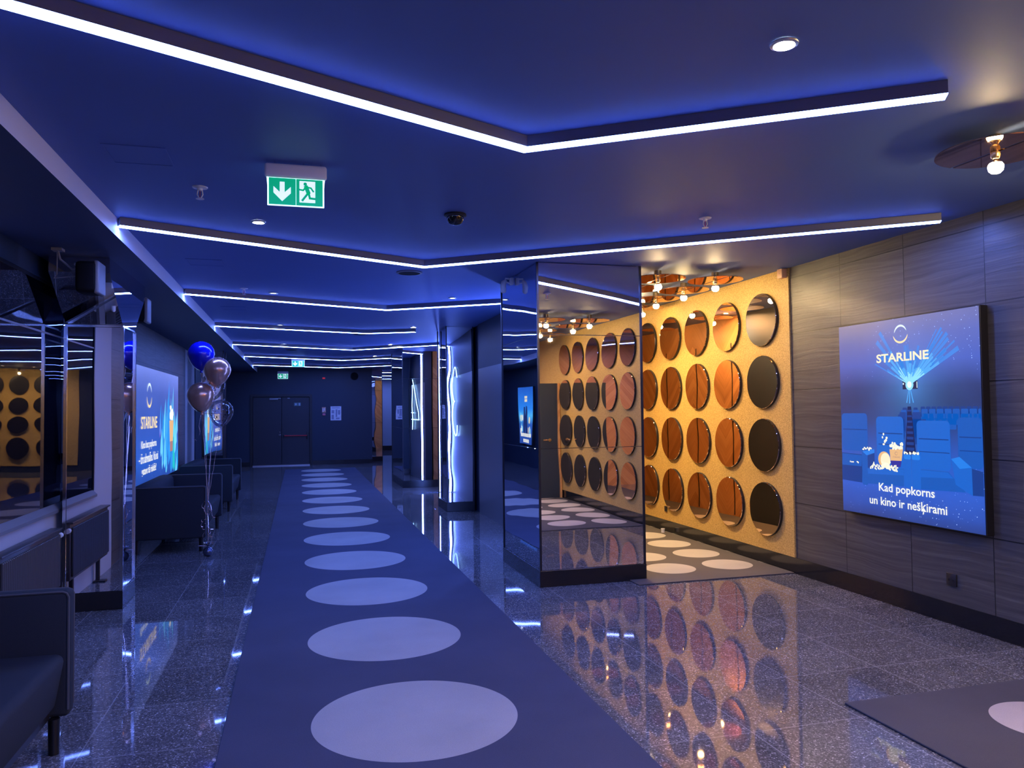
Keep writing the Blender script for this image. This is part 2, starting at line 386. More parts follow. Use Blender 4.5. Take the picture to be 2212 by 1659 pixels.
# left wall: window bay (-> 8.0), grey wood bay, plain bay, far bay
bm = NBM()
WY0, WY1, WZ0, WZ1 = 5.80, 7.95, .88, 2.66
box(bm, -2.6, -1.93, -12.1, 5.1, 0, SOF, mi=2); box(bm, -2.6, -1.915, 5.1, WY0, 0, SOF, mi=1); box(bm, -2.6, -1.915, WY0, WY1, 0, WZ0-.07, mi=1); box(bm, -2.6, -1.915, WY0, WY1, WZ1, SOF, mi=0)
box(bm, -2.6, -1.93, WY1, 8.4, 0, SOF, mi=0); box(bm, -2.6, XL, 8.4, 15.6, 0, SOF, mi=2); box(bm, -2.6, XL-.02, 15.6, 17.1, 0, SOF, mi=1)
box(bm, -2.6, XL, 17.1, YB, 0, SOF, mi=0); box(bm, -2.6, -2.45, WY0, WY1, WZ0-.07, WZ1, mi=0)
struct('wall_left', bm, ['dark_wall', 'light_wall', 'grey_wood'], smooth=0)
# dark window, nearly flush with the wall
win = bpy.data.objects.new('window_1', None); COL.objects.link(win); win.location = (-2.1, 6.9, WZ0); win['kind'] = 'structure'
bm = NBM()
box(bm, -1.99, -1.918, WY0+.001, WY1-.001, WZ1-.025, WZ1-.001); box(bm, -1.99, -1.912, WY0+.001, WY0+.03, WZ0, WZ1-.025); box(bm, -1.99, -1.918, WY1-.03, WY1-.001, WZ0, WZ1-.025)
obj('window_frame', bm, 'black_frame', win, smooth=0)
bm = NBM(); box(bm, -1.945, -1.9185, WY0+.03, WY1-.03, 2.243, 2.257); obj('transom', bm, 'profile_black', win, smooth=0)
bm = NBM(); box(bm, -1.945, -1.921, WY0+.03, WY1-.03, WZ0, 2.243); box(bm, -1.945, -1.921, WY0+.03, WY1-.03, 2.257, WZ1-.025)
obj('window_pane', bm, 'black_glass', win, smooth=0)
bm = NBM(); prism(bm, [(-2.0, WY0+.001, WZ0-.069), (-1.885, WY0+.001, WZ0-.069), (-1.885, WY0+.001, WZ0-.045), (-1.925, WY0+.001, WZ0-.001), (-2.0, WY0+.001, WZ0-.001)], (0, WY1-WY0-.002, 0)); obj('window_sill', bm, 'plain_wall', win, smooth=0)

# right wall: gold bay by the camera, wood bay, gold bay, inner bays
bm = NBM()
box(bm, XR, 5.0, -1.75, .0, 0, H, mi=0); box(bm, 5.6, 6.0, -12.1, -1.75, 0, H, mi=0); box(bm, XR, 5.0, 0.0, 3.55, 0, H, mi=3); box(bm, XR, 5.0, 3.55, 6.49, 0, H, mi=1)
box(bm, XR, 5.0, 6.49, 14.9, 0, H, mi=0); box(bm, XR, 5.0, 14.9, 34, 0, H, mi=2)
struct('wall_right', bm, ['dark_wall', 'grey_wood', 'dark_wall', 'dark_wall'], smooth=0)
def gold_panel(n, y0, y1):
    bm = NBM(); box(bm, XR-.018, XR-.0005, y0, y1, .155, H-.002); struct('trim_%d' % n, bm, 'gold_wall_fabric', smooth=0)
gold_panel(2, 6.49, 14.85); gold_panel(3, -1.69, 3.55); gold_panel(4, 15.25, 19.4)
bm = NBM()
box(bm, XR-.012, XR-.0005, -1.69, 14.85, 0.001, .153, mi=0); box(bm, XR-.012, XR-.0005, 15.2, 19.4, 0.001, .153)
struct('baseboard_right', bm, 'gold_baseboard', smooth=0)
# back wall with the corridor opening on its right, corridor end wall
bm = NBM(); box(bm, -2.6, -1.40, YB, YB+.4, 0, H); box(bm, .39, 2.2, YB, YB+.4, 0, H); box(bm, -1.40, .39, YB, YB+.4, 2.15, H)
box(bm, -1.40, .39, YB+.2, YB+.4, 0, 2.15)
struct('wall_back', bm, 'dark_wall', smooth=0)
bm = NBM(); box(bm, 2.2, 5.0, 32.0, 32.2, 0, H); struct('wall_corridor', bm, 'light_wall', smooth=0)
bm = NBM(); box(bm, 1.9, 2.19, YB+.41, 32, 0, H); struct('wall_corridor_side', bm, 'dark_wall', smooth=0)
bm = NBM(); box(bm, -2.04, -1.41, YB-.015, YB-.0005, .001, .13); box(bm, .40, 2.2, YB-.015, YB-.0005, .001, .13); box(bm, 2.2, XR, 31.985, 31.9995, .001, .2)
struct('baseboard_back', bm, 'plinth_black', smooth=0)
bm = NBM(); box(bm, -2.6, 6.0, -12.4, -12.1, 0, H); struct('wall_front', bm, 'dark_wall', smooth=0)
bm = NBM(); box(bm, 2.6, 5.59, -12.0995, -12.08, .155, H-.002); struct('trim_6', bm, 'gold_wall_fabric', smooth=0)
# middle wall between hall and screens: laminate below, dark above, wood on the alcove side
bm = NBM()
XM = 2.72
box(bm, XM+.03, 2.90, 8.86, 15.14, 0, H, mi=0)
box(bm, 2.80, 2.93, 8.02, 8.855, .001, H, mi=0)  # unseen filler added to stop alcove light leaking past the wide column
box(bm, XM, XM+.0295, 8.86, 11.85, .001, 2.25, mi=1); box(bm, XM, XM+.0295, 12.32, 15.14, .001, 2.25, mi=1)
box(bm, XM, XM+.0295, 8.86, 11.85, 2.2505, H, mi=0); box(bm, XM, XM+.0295, 12.32, 15.14, 2.2505, H, mi=0)
box(bm, 2.9005, 2.93, 9.75, 14.9, .001, H, mi=2); box(bm, 2.9005, 2.93, 8.86, 9.745, .001, H, mi=0)
box(bm, 2.9305, 4.58, 14.87, 15.11, .001, H, mi=2)
struct('wall_middle', bm, ['dark_wall', 'blue_laminate', 'orange_wood'], smooth=0)
# wood doors in the alcove wall: thin leaf joints, handles
bm = NBM()
for yy in (10.15, 11.2, 12.25, 13.3): box(bm, 2.9302, 2.934, yy-.012, yy+.012, .02, 2.55)
struct('trim_5', bm, 'black_frame', smooth=0)
bm = NBM(); box(bm, 2.0, 4.58, -1.75, -1.7, .001, H); struct('wall_near_alcove', bm, 'orange_wood', smooth=0)

# double fire door at the far end
d1 = bpy.data.objects.new('door_1', None); COL.objects.link(d1); d1.location = (-.5, YB, 0); d1['kind'] = 'structure'
bm = NBM(); box(bm, -1.399, -1.33, YB-.03, YB+.15, 0.001, 2.149); box(bm, .32, .389, YB-.03, YB+.15, 0.001, 2.149); box(bm, -1.33, .32, YB-.03, YB+.15, 2.08, 2.149); obj('door_frame', bm, 'black_frame', d1, smooth=0)
leaf1 = NBM(); box(leaf1, -1.325, -.505, YB+.03, YB+.09, .03, 2.075, bev=.004); leaf1 = obj('door_leaf', leaf1, 'door_paint', d1, smooth=0)
leaf2 = NBM(); box(leaf2, -.495, .315, YB+.03, YB+.09, .03, 2.075, bev=.004); leaf2 = obj('door_leaf', leaf2, 'door_paint', d1, smooth=0)
bm = NBM(); tube(bm, [(-.42, YB-.02, .90), (.24, YB-.02, .90)], .017, 12); o = obj('push_bar', bm, 'red_paint', leaf2); o['label'] = 'red push bar'
bm = NBM(); box(bm, -.45, -.41, YB-.03, YB+.03, .86, .94, bev=.005); box(bm, .23, .27, YB-.03, YB+.03, .80, 1.02, bev=.005); obj('push_bar_bracket', bm, 'black_plastic', leaf2)
bm = NBM(); box(bm, -.85, -.60, YB-.03, YB+.03, 1.985, 2.04, bev=.006); box(bm, -.60, -.52, YB-.02, YB+.02, 2.02, 2.05); obj('door_closer', bm, 'grey_plastic', leaf1)
bm = NBM(); box(bm, -.33, -.26, YB-.03, YB+.03, 2.02, 2.05); obj('door_closer', bm, 'grey_plastic', leaf2)
bm = NBM(); cyl(bm, (-.555, YB+.03, .93), .03, -.06, 'y'); obj('door_knob', bm, 'chrome', leaf1)
bm = NBM(); cyl(bm, (-.555, YB+.03, 1.02), .017, -.02, 'y'); obj('lock_cylinder', bm, 'chrome', leaf1)
bm = NBM(); box(bm, -.14, .06, YB+.026, YB+.0295, 1.80, 1.90, mi=0); box(bm, -.11, -.06, YB+.024, YB+.026, 1.82, 1.88, mi=1); box(bm, .0, .04, YB+.024, YB+.026, 1.81, 1.89, mi=1); obj('exit_sticker', bm, ['sticker', 'sticker_mark'], leaf2, smooth=0)
bm = NBM(); box(bm, -1.33, .32, YB-.06, YB+.15, .001, .028); o = obj('threshold', bm, 'threshold_metal', d1, smooth=0)

# ------------------------------------------------------------------ mirrored columns
def column(label, x0, x1, y0, y1, top=H, wavy=False, seams=(1.245, 2.285), tilt=0, plainback=False):
    t = thing('mirror_column', label, 'column', ((x0+x1)/2, (y0+y1)/2, 0))
    bm = NBM(); box(bm, x0-.012, x1+.012, y0-.012, y1+.012, .001, .147, bev=.003); obj('plinth', bm, 'plinth_black', t, smooth=0)
    bm = NBM(); zs = [.147]+list(seams)+[top-.003]
    e = .007
    for a, c in zip(zs, zs[1:]):
        box(bm, x0, x1, y0, y1, a+.002, c-.002, bev=.0015, seg=1)
    for f in bm.faces: f.material_index = 1 if plainback and f.normal.y > .9 else 0
    if tilt:
        bmesh.ops.rotate(bm, cent=((x0+x1)/2, y0, 0), matrix=Matrix.Rotation(tilt, 3, 'Z'), verts=bm.verts)
    obj('mirror_cladding', bm, ['wavy_mirror' if wavy else 'column_mirror', 'dark_wall'], t, smooth=0)
    bm = NBM()
    for a, c in ((x0, y0), (x1, y0), (x0, y1), (x1, y1)): box(bm, a-.009, a+.009, c-.009, c+.009, .148, top-.002)
    for s in seams: box(bm, x0+.004, x1-.004, y0+.004, y1-.004, s-.003, s+.003)
    obj('corner_trim', bm, 'mirror_seam', t, smooth=0)
    return t
column('wide square mirrored column standing before the gold wall', 2.10, 3.12, 6.71, 8.0)
column('mirrored column showing a wavy number three reflection', 2.27, 2.70, 12.15, 12.95, wavy=True, seams=(), tilt=math.radians(-2.1), plainback=True)
column('mirrored column showing a number four reflection', 2.10, 3.05, 16.26, 18.2)
column('narrow mirrored column at the corridor mouth beyond the back wall', 2.27, 2.61, 25.35, 25.7, wavy=True)
column('mirrored column behind the far sofa and balloons', -1.80, -1.415, 16.02, 16.5, top=SOF, seams=(1.6,))
# left column with a flared head
t = thing('mirror_column', 'left mirrored column with flared head beside the radiator', 'column', (-1.63, 7.3, 0))
bm = NBM(); box(bm, -1.97, -1.403, 7.058, 7.57, .001, .147, bev=.003); obj('plinth', bm, 'plinth_black', t, smooth=0)
bm = NBM(); box(bm, -1.84, -1.415, 7.07, 7.56, .149, 2.325, bev=.0015, seg=1); obj('mirror_cladding', bm, 'column_mirror', t, smooth=0)
bm = NBM()
prism(bm, [(-1.84, 7.07, 2.345), (-1.84, 6.60, 2.70), (-1.84, 6.60, SOF-.002), (-1.84, 8.03, SOF-.002), (-1.84, 8.03, 2.70), (-1.84, 7.56, 2.345)], (.425, 0, 0))
cap = obj('flared_head', bm, 'column_mirror', t, smooth=0)
bm = NBM(); box(bm, -1.845, -1.41, 7.065, 7.565, 2.327, 2.343)
for a, c in ((-1.415, 7.07), (-1.415, 7.56), (-1.84, 7.07)): box(bm, a-.012, a+.012, c-.012, c+.012, .15, 2.327)
obj('corner_trim', bm, 'chrome', t, smooth=0)

# ------------------------------------------------------------------ ceiling light lines
def led_line(label, pts, wid=.075, z1=None, group='angled light lines across the ceiling', end=True):
    z1 = H; t = thing('light_line', label, 'light', (pts[0][0], pts[0][1], H), group)
    P = [Vector((a, c, 0)) for a, c in pts]; n = len(P); L = []; R = []
    for i in range(n):
        ds = []
        if i: ds.append((P[i]-P[i-1]).normalized())
        if i < n-1: ds.append((P[i+1]-P[i]).normalized())
        no = sum((Vector((-d.y, d.x, 0)) for d in ds), Vector()).normalized()
        k = 1/max(.3, no.dot(Vector((-ds[0].y, ds[0].x, 0))))
        L.append(P[i]+no*k*wid/2); R.append(P[i]-no*k*wid/2)
    def shell(za, zb, sh):
        bm = NBM()
        for i in range(n-1):
            q4 = [L[i], L[i+1], R[i+1], R[i]]
            c = sum(q4, Vector())/4
            prism(bm, [Vector((p.x, p.y, za)) for p in q4], (0, 0, zb-za))
        return bm
    obj('profile', shell(H-.056, H-.0005, 0), 'profile_black', t, smooth=0)
    obj('diffuser', shell(H-.0588, H-.0561, 0), 'led_diffuser', t, smooth=0)
    return t
ords = ['nearest', 'second', 'third', 'fourth', 'fifth', 'sixth', 'farthest']
lines = [[(-1.19, 2.58), (1.09, 3.65), (2.62, 2.60)], [(-1.19, 5.80), (1.09, 6.88), (4.37, 4.42)], [(-1.19, 8.97), (1.09, 9.92), (2.71, 8.84)],
         [(-1.19, 12.19), (1.07, 12.97), (1.84, 12.61)], [(-1.19, 15.40), (1.10, 16.50), (2.71, 15.02)], [(-1.19, 18.62), (1.05, 19.86), (2.75, 18.45)], [(-1.19, 22.05), (1.12, 23.20), (3.3, 21.3)]]
lab = ['nearest bent light line on the ceiling, above the exit sign', 'second bent light line from the camera, longest, reaching the wood wall', 'third bent light line from the camera, meeting the wide mirrored column',
       'fourth bent light line from the camera, with a short free right arm', 'fifth bent light line from the camera, running to the vertical light bar', 'sixth bent light line, crossing behind the second exit sign', 'farthest bent light line, just before the back wall']
for p, l in zip(lines, lab): led_line(l, p)
for yy, l in ((25.9, 'straight light line nearest in the far corridor'), (28.4, 'middle straight light line in the far corridor'), (31.0, 'straight light line by the corridor end wall')):
    led_line(l, [(2.35, yy), (4.5, yy)], group='straight light lines in the far corridor')
for k, l in enumerate(('bent light line just behind the viewer', 'second bent light line behind the viewer', 'third bent light line behind the viewer', 'bent light line before the distant gold wall')):
    e = .39-3.26*k; led_line(l+', seen in the window reflection', [(-1.19, e-1.07), (1.09, e), (3.3, e-1.5)])
# vertical bars at the screen entrances
def vbar(label, y0):
    t = thing('light_bar', label, 'light', (XM-.03, y0, 0), 'vertical light bars at the screen entrances')
    bm = NBM(); box(bm, XM-.025, XM-.001, y0-.035, y0+.035, .012, H-.07); obj('profile', bm, 'profile_black', t, smooth=0)
    bm = NBM(); box(bm, XM-.050, XM-.0255, y0-.035, y0+.035, .012, H-.07); obj('diffuser', bm, 'led_diffuser', t, smooth=0)
vbar('vertical light bar between the two numbered columns', 15.09)
vbar('vertical light bar behind the wide column, seen only as a wavy reflection', 8.92)
# neon numbers on the laminate wall, facing the hall
def neon(name, label, strokes):
    bm = NBM()
    for s in strokes: tube(bm, [(XM-.03, a, c) for a, c in s], .009, 8)
    o = obj(name, bm, 'neon_tube', at=(XM-.03, strokes[0][0][0], strokes[0][0][1])); tag(o, label, 'neon sign', 'neon screen numbers')
def arc(cy, cz, ry, rz, a0, a1, n=14): return [(cy+ry*math.cos(a0+(a1-a0)*i/n), cz+rz*math.sin(a0+(a1-a0)*i/n)) for i in range(n+1)]
neon('neon_number', 'neon number three, seen as a reflection in the mirrored column',
     [arc(9.82, 2.10, -.34, .31, PI*.88, -PI*.42)+arc(9.84, 1.45, -.38, .36, PI*.45, -PI*.88), ])
neon('neon_number', 'neon number four, seen as a reflection in the farther mirrored column',
     [[(13.55, 1.14), (13.55, 1.55)], [(13.4, 1.55), (13.75, 1.55)], [(13.40, 1.39), (13.74, 1.39)], [(13.55, 1.39+.16), (13.55, 2.25)], [(13.6, 2.38), (14.55, 1.56), (14.55, 1.39), (13.74, 1.39)]])

# ------------------------------------------------------------------ ceiling fittings
def downlight(label, x, y, lit, lens=None):
    t = thing('downlight', label, 'light', (x, y, H), 'round ceiling downlights')
    bm = NBM(); lathe(bm, [(.036, -.001), (.050, -.001), (.052, -.005), (.050, -.009), (.040, -.012), (.036, -.006)], (x, y, H), n=32); obj('ring', bm, 'spot_ring', t)
    bm = NBM(); lathe(bm, [(0, -.008), (.03, -.007), (.035, -.003)], (x, y, H), n=24); obj('lens', bm, lens or ('spot_lens' if lit else 'spot_lens_dim'), t)
n5 = ['first', 'second', 'third', 'fourth', 'fifth']
for i, y in enumerate((5.69, 9.06, 12.34, 15.72)): downlight('%s downlight of the left row, counted from the camera' % n5[i], -.272, y, i == 0)
for i, y in enumerate((2.456, 9.06, 12.33, 15.60, 18.92)): downlight('%s downlight of the right row, counted from the camera' % n5[i], 1.775 if i else 1.74, y, i != 1)
for y, l in ((7.5, 'first'), (8.6, 'second'), (9.8, 'third')): downlight('added warm fill light, unseen behind the wide column, %s from the hall' % l, 3.22, y, True, 'fill_lens_warm')  # lamps added out of sight to brighten the gold wall evenly
for x, y, l in ((3.2, 2.2, 'first'), (3.2, 1.0, 'second'), (3.2, -.4, 'third')): downlight('added warm fill light by the near gold wall, out of direct view, %s' % l, x, y, True, 'fill_lens_near')  # lamps added out of view to brighten the near gold wall and floor
for x, y, l in ((3.4, -10.6, 'first'), (4.2, -10.6, 'second'), (5.0, -10.6, 'third')): downlight('added warm fill light before the rear gold wall, brightening its window reflection, %s' % l, x, y, True, 'fill_lens_near')  # lamps added to lift the rear gold wall mirrored in the pane
def sprinkler(label, x, y):
    t = thing('sprinkler', label, 'sprinkler', (x, y, H), 'ceiling sprinklers')
    bm = NBM(); lathe(bm, [(0, -.0005), (.045, -.0005), (.042, -.006), (.016, -.010), (.014, -.022), (0, -.022)], (x, y, H)); obj('escutcheon', bm, 'sprinkler_metal', t)
    bm = NBM()
    tube(bm, [(x-.012, y, H-.02), (x-.016, y, H-.045), (x-.004, y, H-.068)], .0035); tube(bm, [(x+.012, y, H-.02), (x+.016, y, H-.045), (x+.004, y, H-.068)], .0035); obj('frame', bm, 'sprinkler_metal', t)
    bm = NBM(); tube(bm, [(x, y, H-.022), (x, y, H-.064)], .002); obj('glass_bulb', bm, 'red_paint', t)
    bm = NBM(); lathe(bm, [(0, -.066), (.022, -.068), (.024, -.072), (0, -.071)], (x, y, H)); obj('deflector', bm, 'sprinkler_metal', t)
sprinkler('sprinkler head left of the nearest exit sign', -.565, 4.90); sprinkler('sprinkler head above the gold wall side, right of the dome camera', 2.79, 4.90); sprinkler('sprinkler head before the third light line, far left', -.57, 8.80)
t = thing('dome_camera', 'dark dome camera on the ceiling between the light lines', 'camera', (1.04, 5.19, H))
bm = NBM(); lathe(bm, [(0, -.0005), (.075, -.0005), (.078, -.012), (.066, -.02), (.060, -.02)], (1.04, 5.19, H)); obj('base_ring', bm, 'black_plastic', t)
bm = NBM(); lathe(bm, [(.060, -.02), (.058, -.04), (.046, -.062), (.025, -.074), (0, -.078)], (1.04, 5.19, H)); obj('dome', bm, 'black_glass', t)
for x, y, l in ((1.04, 7.48, 'round ceiling speaker just past the second light line'), (1.02, 13.6, 'round ceiling speaker just past the fourth light line'), (-.15, 17.2, 'round ceiling speaker before the second exit sign')):
    t = thing('ceiling_speaker', l, 'speaker', (x, y, H), 'round ceiling speakers')
    bm = NBM(); lathe(bm, [(.105, -.0005), (.125, -.0005), (.125, -.008), (.105, -.012)], (x, y, H)); obj('rim', bm, 'profile_black', t)
    bm = NBM(); lathe(bm, [(0, -.010), (.105, -.009)], (x, y, H)); obj('grille', bm, 'speaker_body', t)
for x, y, l in ((-.80, 4.36, 'square access hatch in the ceiling nearest the camera'), (-.80, 7.35, 'square access hatch in the ceiling past the second light line'), (-.80, 10.5, 'square access hatch in the ceiling past the third light line')):
    bm = NBM()
    for a in ((-.15, .15, -.15, -.142), (-.15, .15, .142, .15), (-.15, -.142, -.142, .142), (.142, .15, -.142, .142)): box(bm, x+a[0], x+a[1], y+a[2], y+a[3], H-.004, H-.0005)
    box(bm, x-.141, x+.141, y-.141, y+.141, H-.002, H-.0005)
    tag(obj('access_hatch', bm, 'ceiling_paint', smooth=0, at=(x, y, H)), l, 'hatch', 'ceiling access hatches')
# exit signs
def exit_sign(label, x, y, ztop, sc=1.0, ceil=True):
    t = thing('exit_sign', label, 'exit sign', (x, y, ztop), 'green hanging exit signs')
    Wd, hh = .162*sc, .074*sc
    zt = ztop-.014
    bm = NBM(); box(bm, x-Wd, x+Wd, y-.022, y+.022, zt-hh, zt, bev=.014, seg=3); obj('housing', bm, 'exit_housing', t)
    for k in (-.11, .04, .13):
        bm = NBM(); cyl(bm, (x+k*sc, y, zt-.002), .004, ztop-zt+.001, n=8); obj('hanging_stud', bm, 'chrome', t)
    bm = NBM(); p0, p1, z1, z0 = x-.140*sc, x+.140*sc, zt-hh-.002, zt-hh-.146*sc
    box(bm, p0-.008, p1+.008, y-.004, y+.004, z0-.006, z1+.006, bev=.002, seg=1, mi=0)
    prism(bm, [(p0-.012, y-.003, z1+.006), (p0-.008, y-.003, z1-.04*sc), (p0-.008, y-.003, z1+.006)], (0, .006, 0)); prism(bm, [(p1+.012, y-.003, z1+.006), (p1+.008, y-.003, z1+.006), (p1+.008, y-.003, z1-.04*sc)], (0, .006, 0))
    pl = obj('panel', bm, 'exit_glow', t, smooth=0)
    yf = y-.0046
    def P(u, v): return (p0+(p1-p0)*u, yf, z0+(z1-z0)*v)
    bm = NBM(); poly(bm, [P(.0, 0), P(.496, 0), P(.496, 1), P(0, 1)]); poly(bm, [P(.504, 0), P(1, 0), P(1, 1), P(.504, 1)]); obj('green_field', bm, 'exit_green', pl, smooth=0)
    yf -= .0006
    bm = NBM(); poly(bm, [P(.20, .86), P(.20, .47), P(.085, .68), P(.085, .44), P(.245, .13), P(.405, .44), P(.405, .68), P(.29, .47), P(.29, .86)]); o = obj('arrow', bm, 'exit_white', pl, smooth=0)
    bm = NBM(); poly(bm, [P(.565, .12), P(.86, .12), P(.86, .93), P(.565, .93)]); obj('doorway', bm, 'exit_white', pl, smooth=0)
    yf -= .0006
    bm = NBM()
    def limb(pts, wd):
        for (a, c), (d, e) in zip(pts, pts[1:]):
            A = Vector(P(a, c)); B = Vector(P(d, e)); dr = (B-A).normalized(); s = Vector((-dr.z, 0, dr.x))*wd*sc/2; k = dr*wd*sc*.35
            poly(bm, [A-k+s, A-k-s, B+k-s, B+k+s])
    A = Vector(P(.672, .82)); poly(bm, [A+Vector((math.cos(2*PI*i/14), 0, math.sin(2*PI*i/14)))*.0095*sc for i in range(14)])
    limb([(.69, .71), (.73, .50)], .022); limb([(.68, .70), (.635, .58), (.57, .60)], .009); limb([(.70, .71), (.78, .68), (.825, .55)], .009); limb([(.735, .50), (.76, .29), (.91, .27)], .012); limb([(.725, .48), (.62, .20)], .012); limb([(.60, .09), (.80, .055)], .008)
    obj('running_figure', bm, 'exit_green', pl, smooth=0)
exit_sign('nearest green exit sign hanging before the second light line', -.012, 4.3, H)
exit_sign('second green exit sign, overlapping the far light lines', -.012, 19.55, H, 1.0)
exit_sign('farthest green exit sign, glowing above the double door', -.46, YB-.023, 2.86, .98)

# ------------------------------------------------------------------ back wall bits
bm = NBM(); box(bm, .94, 1.26, YB-.006, YB-.0005, 1.345, 1.775); t = obj('evacuation_plan', bm, 'paper', smooth=0, at=(1.1, YB-.004, 1.345)); tag(t, 'white evacuation plan sheet on the dark back wall', 'notice')
bm = NBM()
for a, c, d, e in ((.98, 1.22, 1.72, 1.74), (.97, 1.05, 1.56, 1.66), (1.09, 1.14, 1.45, 1.68), (1.16, 1.23, 1.52, 1.66), (.97, 1.04, 1.38, 1.52), (1.10, 1.21, 1.38, 1.43)): box(bm, a, c, YB-.0075, YB-.006, d, e)
obj('plan_print', bm, 'paper_ink', t, smooth=0)
bm = NBM(); box(bm, .685, .80, YB-.006, YB-.0005, 1.59, 1.755, mi=0); box(bm, .70, .73, YB-.0075, YB-.006, 1.61, 1.72, mi=1); box(bm, .75, .775, YB-.0075, YB-.006, 1.64, 1.73, mi=1); tag(obj('fire_sign', bm, ['fire_orange', 'paper'], smooth=0, at=(.74, YB-.004, 1.59)), 'orange fire safety sign beside the double door', 'sign')
bm = NBM(); box(bm, .70, .785, YB-.03, YB-.0005, 1.50, 1.565, bev=.004, mi=0); tag(obj('call_point', bm, ['fire_pink'], at=(.74, YB-.02, 1.5)), 'small red call point below the fire safety sign', 'call point')
bm = NBM(); box(bm, .70, .78, YB-.04, YB-.0005, 2.62, 2.66, bev=.006); tag(obj('alarm_light', bm, 'red_lamp', at=(.74, YB-.02, 2.62)), 'small red alarm light high on the back wall', 'light')
t = thing('wall_speaker', 'round dark speaker high on the back wall right', 'speaker', (1.66, YB, 2.7))
bm = NBM(); lathe(bm, [(0, .0005), (.12, .0005), (.12, .03), (.10, .04)], (1.66, YB, 2.7), m=Matrix.Rotation(PI/2, 4, 'X')); obj('rim', bm, 'black_plastic', t)
bm = NBM(); lathe(bm, [(.10, .038), (0, .045)], (1.66, YB, 2.7), m=Matrix.Rotation(PI/2, 4, 'X')); obj('grille', bm, 'speaker_body', t)

# ------------------------------------------------------------------ carpets
bm = NBM(); box(bm, -.37, 1.55, -12.0, 22.6, .0005, .012, bev=.003, seg=1); tag(obj('carpet_runner', bm, 'runner_carpet', smooth=0), 'long dark carpet runner with a single line of pale circles', 'carpet')
bm = NBM(); box(bm, 2.96, 4.58, 6.50, 14.8, .0005, .012, bev=.003, seg=1); tag(obj('alcove_carpet', bm, 'alcove_carpet', smooth=0), 'grey carpet with pale circles below the gold wall', 'carpet')
bm = NBM(); box(bm, 2.82, 4.58, -1.69, 3.59, .0005, .012, bev=.003, seg=1); tag(obj('entrance_carpet', bm, 'near_carpet', smooth=0), 'dark carpet corner with a pale circle, at lower right', 'carpet')

# ------------------------------------------------------------------ round mirrors on the gold wall
bm = NBM(); R = .27
lathe(bm, [(0, 0), (R-.004, 0), (R, .004), (R, .030), (0, .030)], (0, 0, 0), n=64, mis=[0, 0, 1, 1], m=Matrix.Rotation(-PI/2, 4, 'Y') @ Matrix.Translation((0, 0, 0)))
bmesh.ops.scale(bm, vec=(-1, 1, 1), verts=bm.verts); bmesh.ops.recalc_face_normals(bm, faces=bm.faces)
disc0 = obj('mirror_disc', bm, ['bronze_mirror', 'black_frame'], smooth=30); disc_used = False
rows = [(2.49, 'top row'), (1.855, 'second row from the top'), (1.213, 'third row from the top'), (.567, 'bottom row')]
cols = ['first', 'second', 'third', 'fourth', 'fifth', 'sixth', 'seventh']
def discs(y0, dy, n, text, grp):
    global disc_used
    for c in range(n):
        for z, rn in rows:
            o = disc0 if not disc_used else disc0.copy()
            if disc_used: COL.objects.link(o)
            disc_used = True
            o.location = (XR-.05, y0+dy*c, z); tag(o, text % (cols[c], rn), 'mirror', grp)
discs(6.93, .673, 6, 'round bronze mirror, %s column from the grey wood panels, %s', 'round mirrors on the gold wall')
discs(3.11, -.673, 5, 'round mirror reflected in the wide column, %s column, %s', 'round mirrors on the near gold wall')
discs(15.85, .673, 4, 'round mirror on the far gold wall, %s column, %s', 'round mirrors on the far gold wall')
for c in range(3):
    for z, rn in rows:
        o = disc0.copy(); COL.objects.link(o); o.location = (3.55+.68*c, -12.05, z); o.rotation_euler = (0, 0, PI/2)
        tag(o, 'round mirror reflected in the left window, %s column, %s' % (cols[2-c], rn), 'mirror', 'round mirrors on the rear gold wall')

# ------------------------------------------------------------------ pendant disc lamps
t = thing('disc_lamp', '', 'lamp', (0, 0, H), 'copper disc lamps with bare bulbs')
bm = NBM(); N = 48
for sgn in (1, -1):
    pts = [(sgn*.010, -.27), ] ; pts = []
    a0 = math.asin(.010/.27)
    for i in range(N+1):
        a = -PI/2+a0+(PI-2*a0)*i/N; pts.append(Vector((sgn*.27*math.cos(a), .27*math.sin(a), H-.083)))
    prism(bm, pts, (0, 0, .006))
obj('reflector_disc', bm, 'copper_reflector', t, smooth=30)
bm = NBM(); cyl(bm, (0, 0, H-.077), .035, .0765); obj('ceiling_mount', bm, 'brass', t)
bm = NBM(); lathe(bm, [(0, -.084), (.022, -.084), (.022, -.108), (.016, -.118), (0, -.118)], (0, 0, H)); obj('socket', bm, 'brass', t)
bm = NBM(); lathe(bm, [(.012, -.1185), (.016, -.126), (.028, -.140), (.035, -.152), (.036, -.162), (.032, -.178), (.020, -.190), (0, -.195)], (0, 0, H), n=20, mis=[1, 1, 0, 0, 0, 0, 0]); obj('bulb', bm, ['bulb_glass', 'chrome'], t)
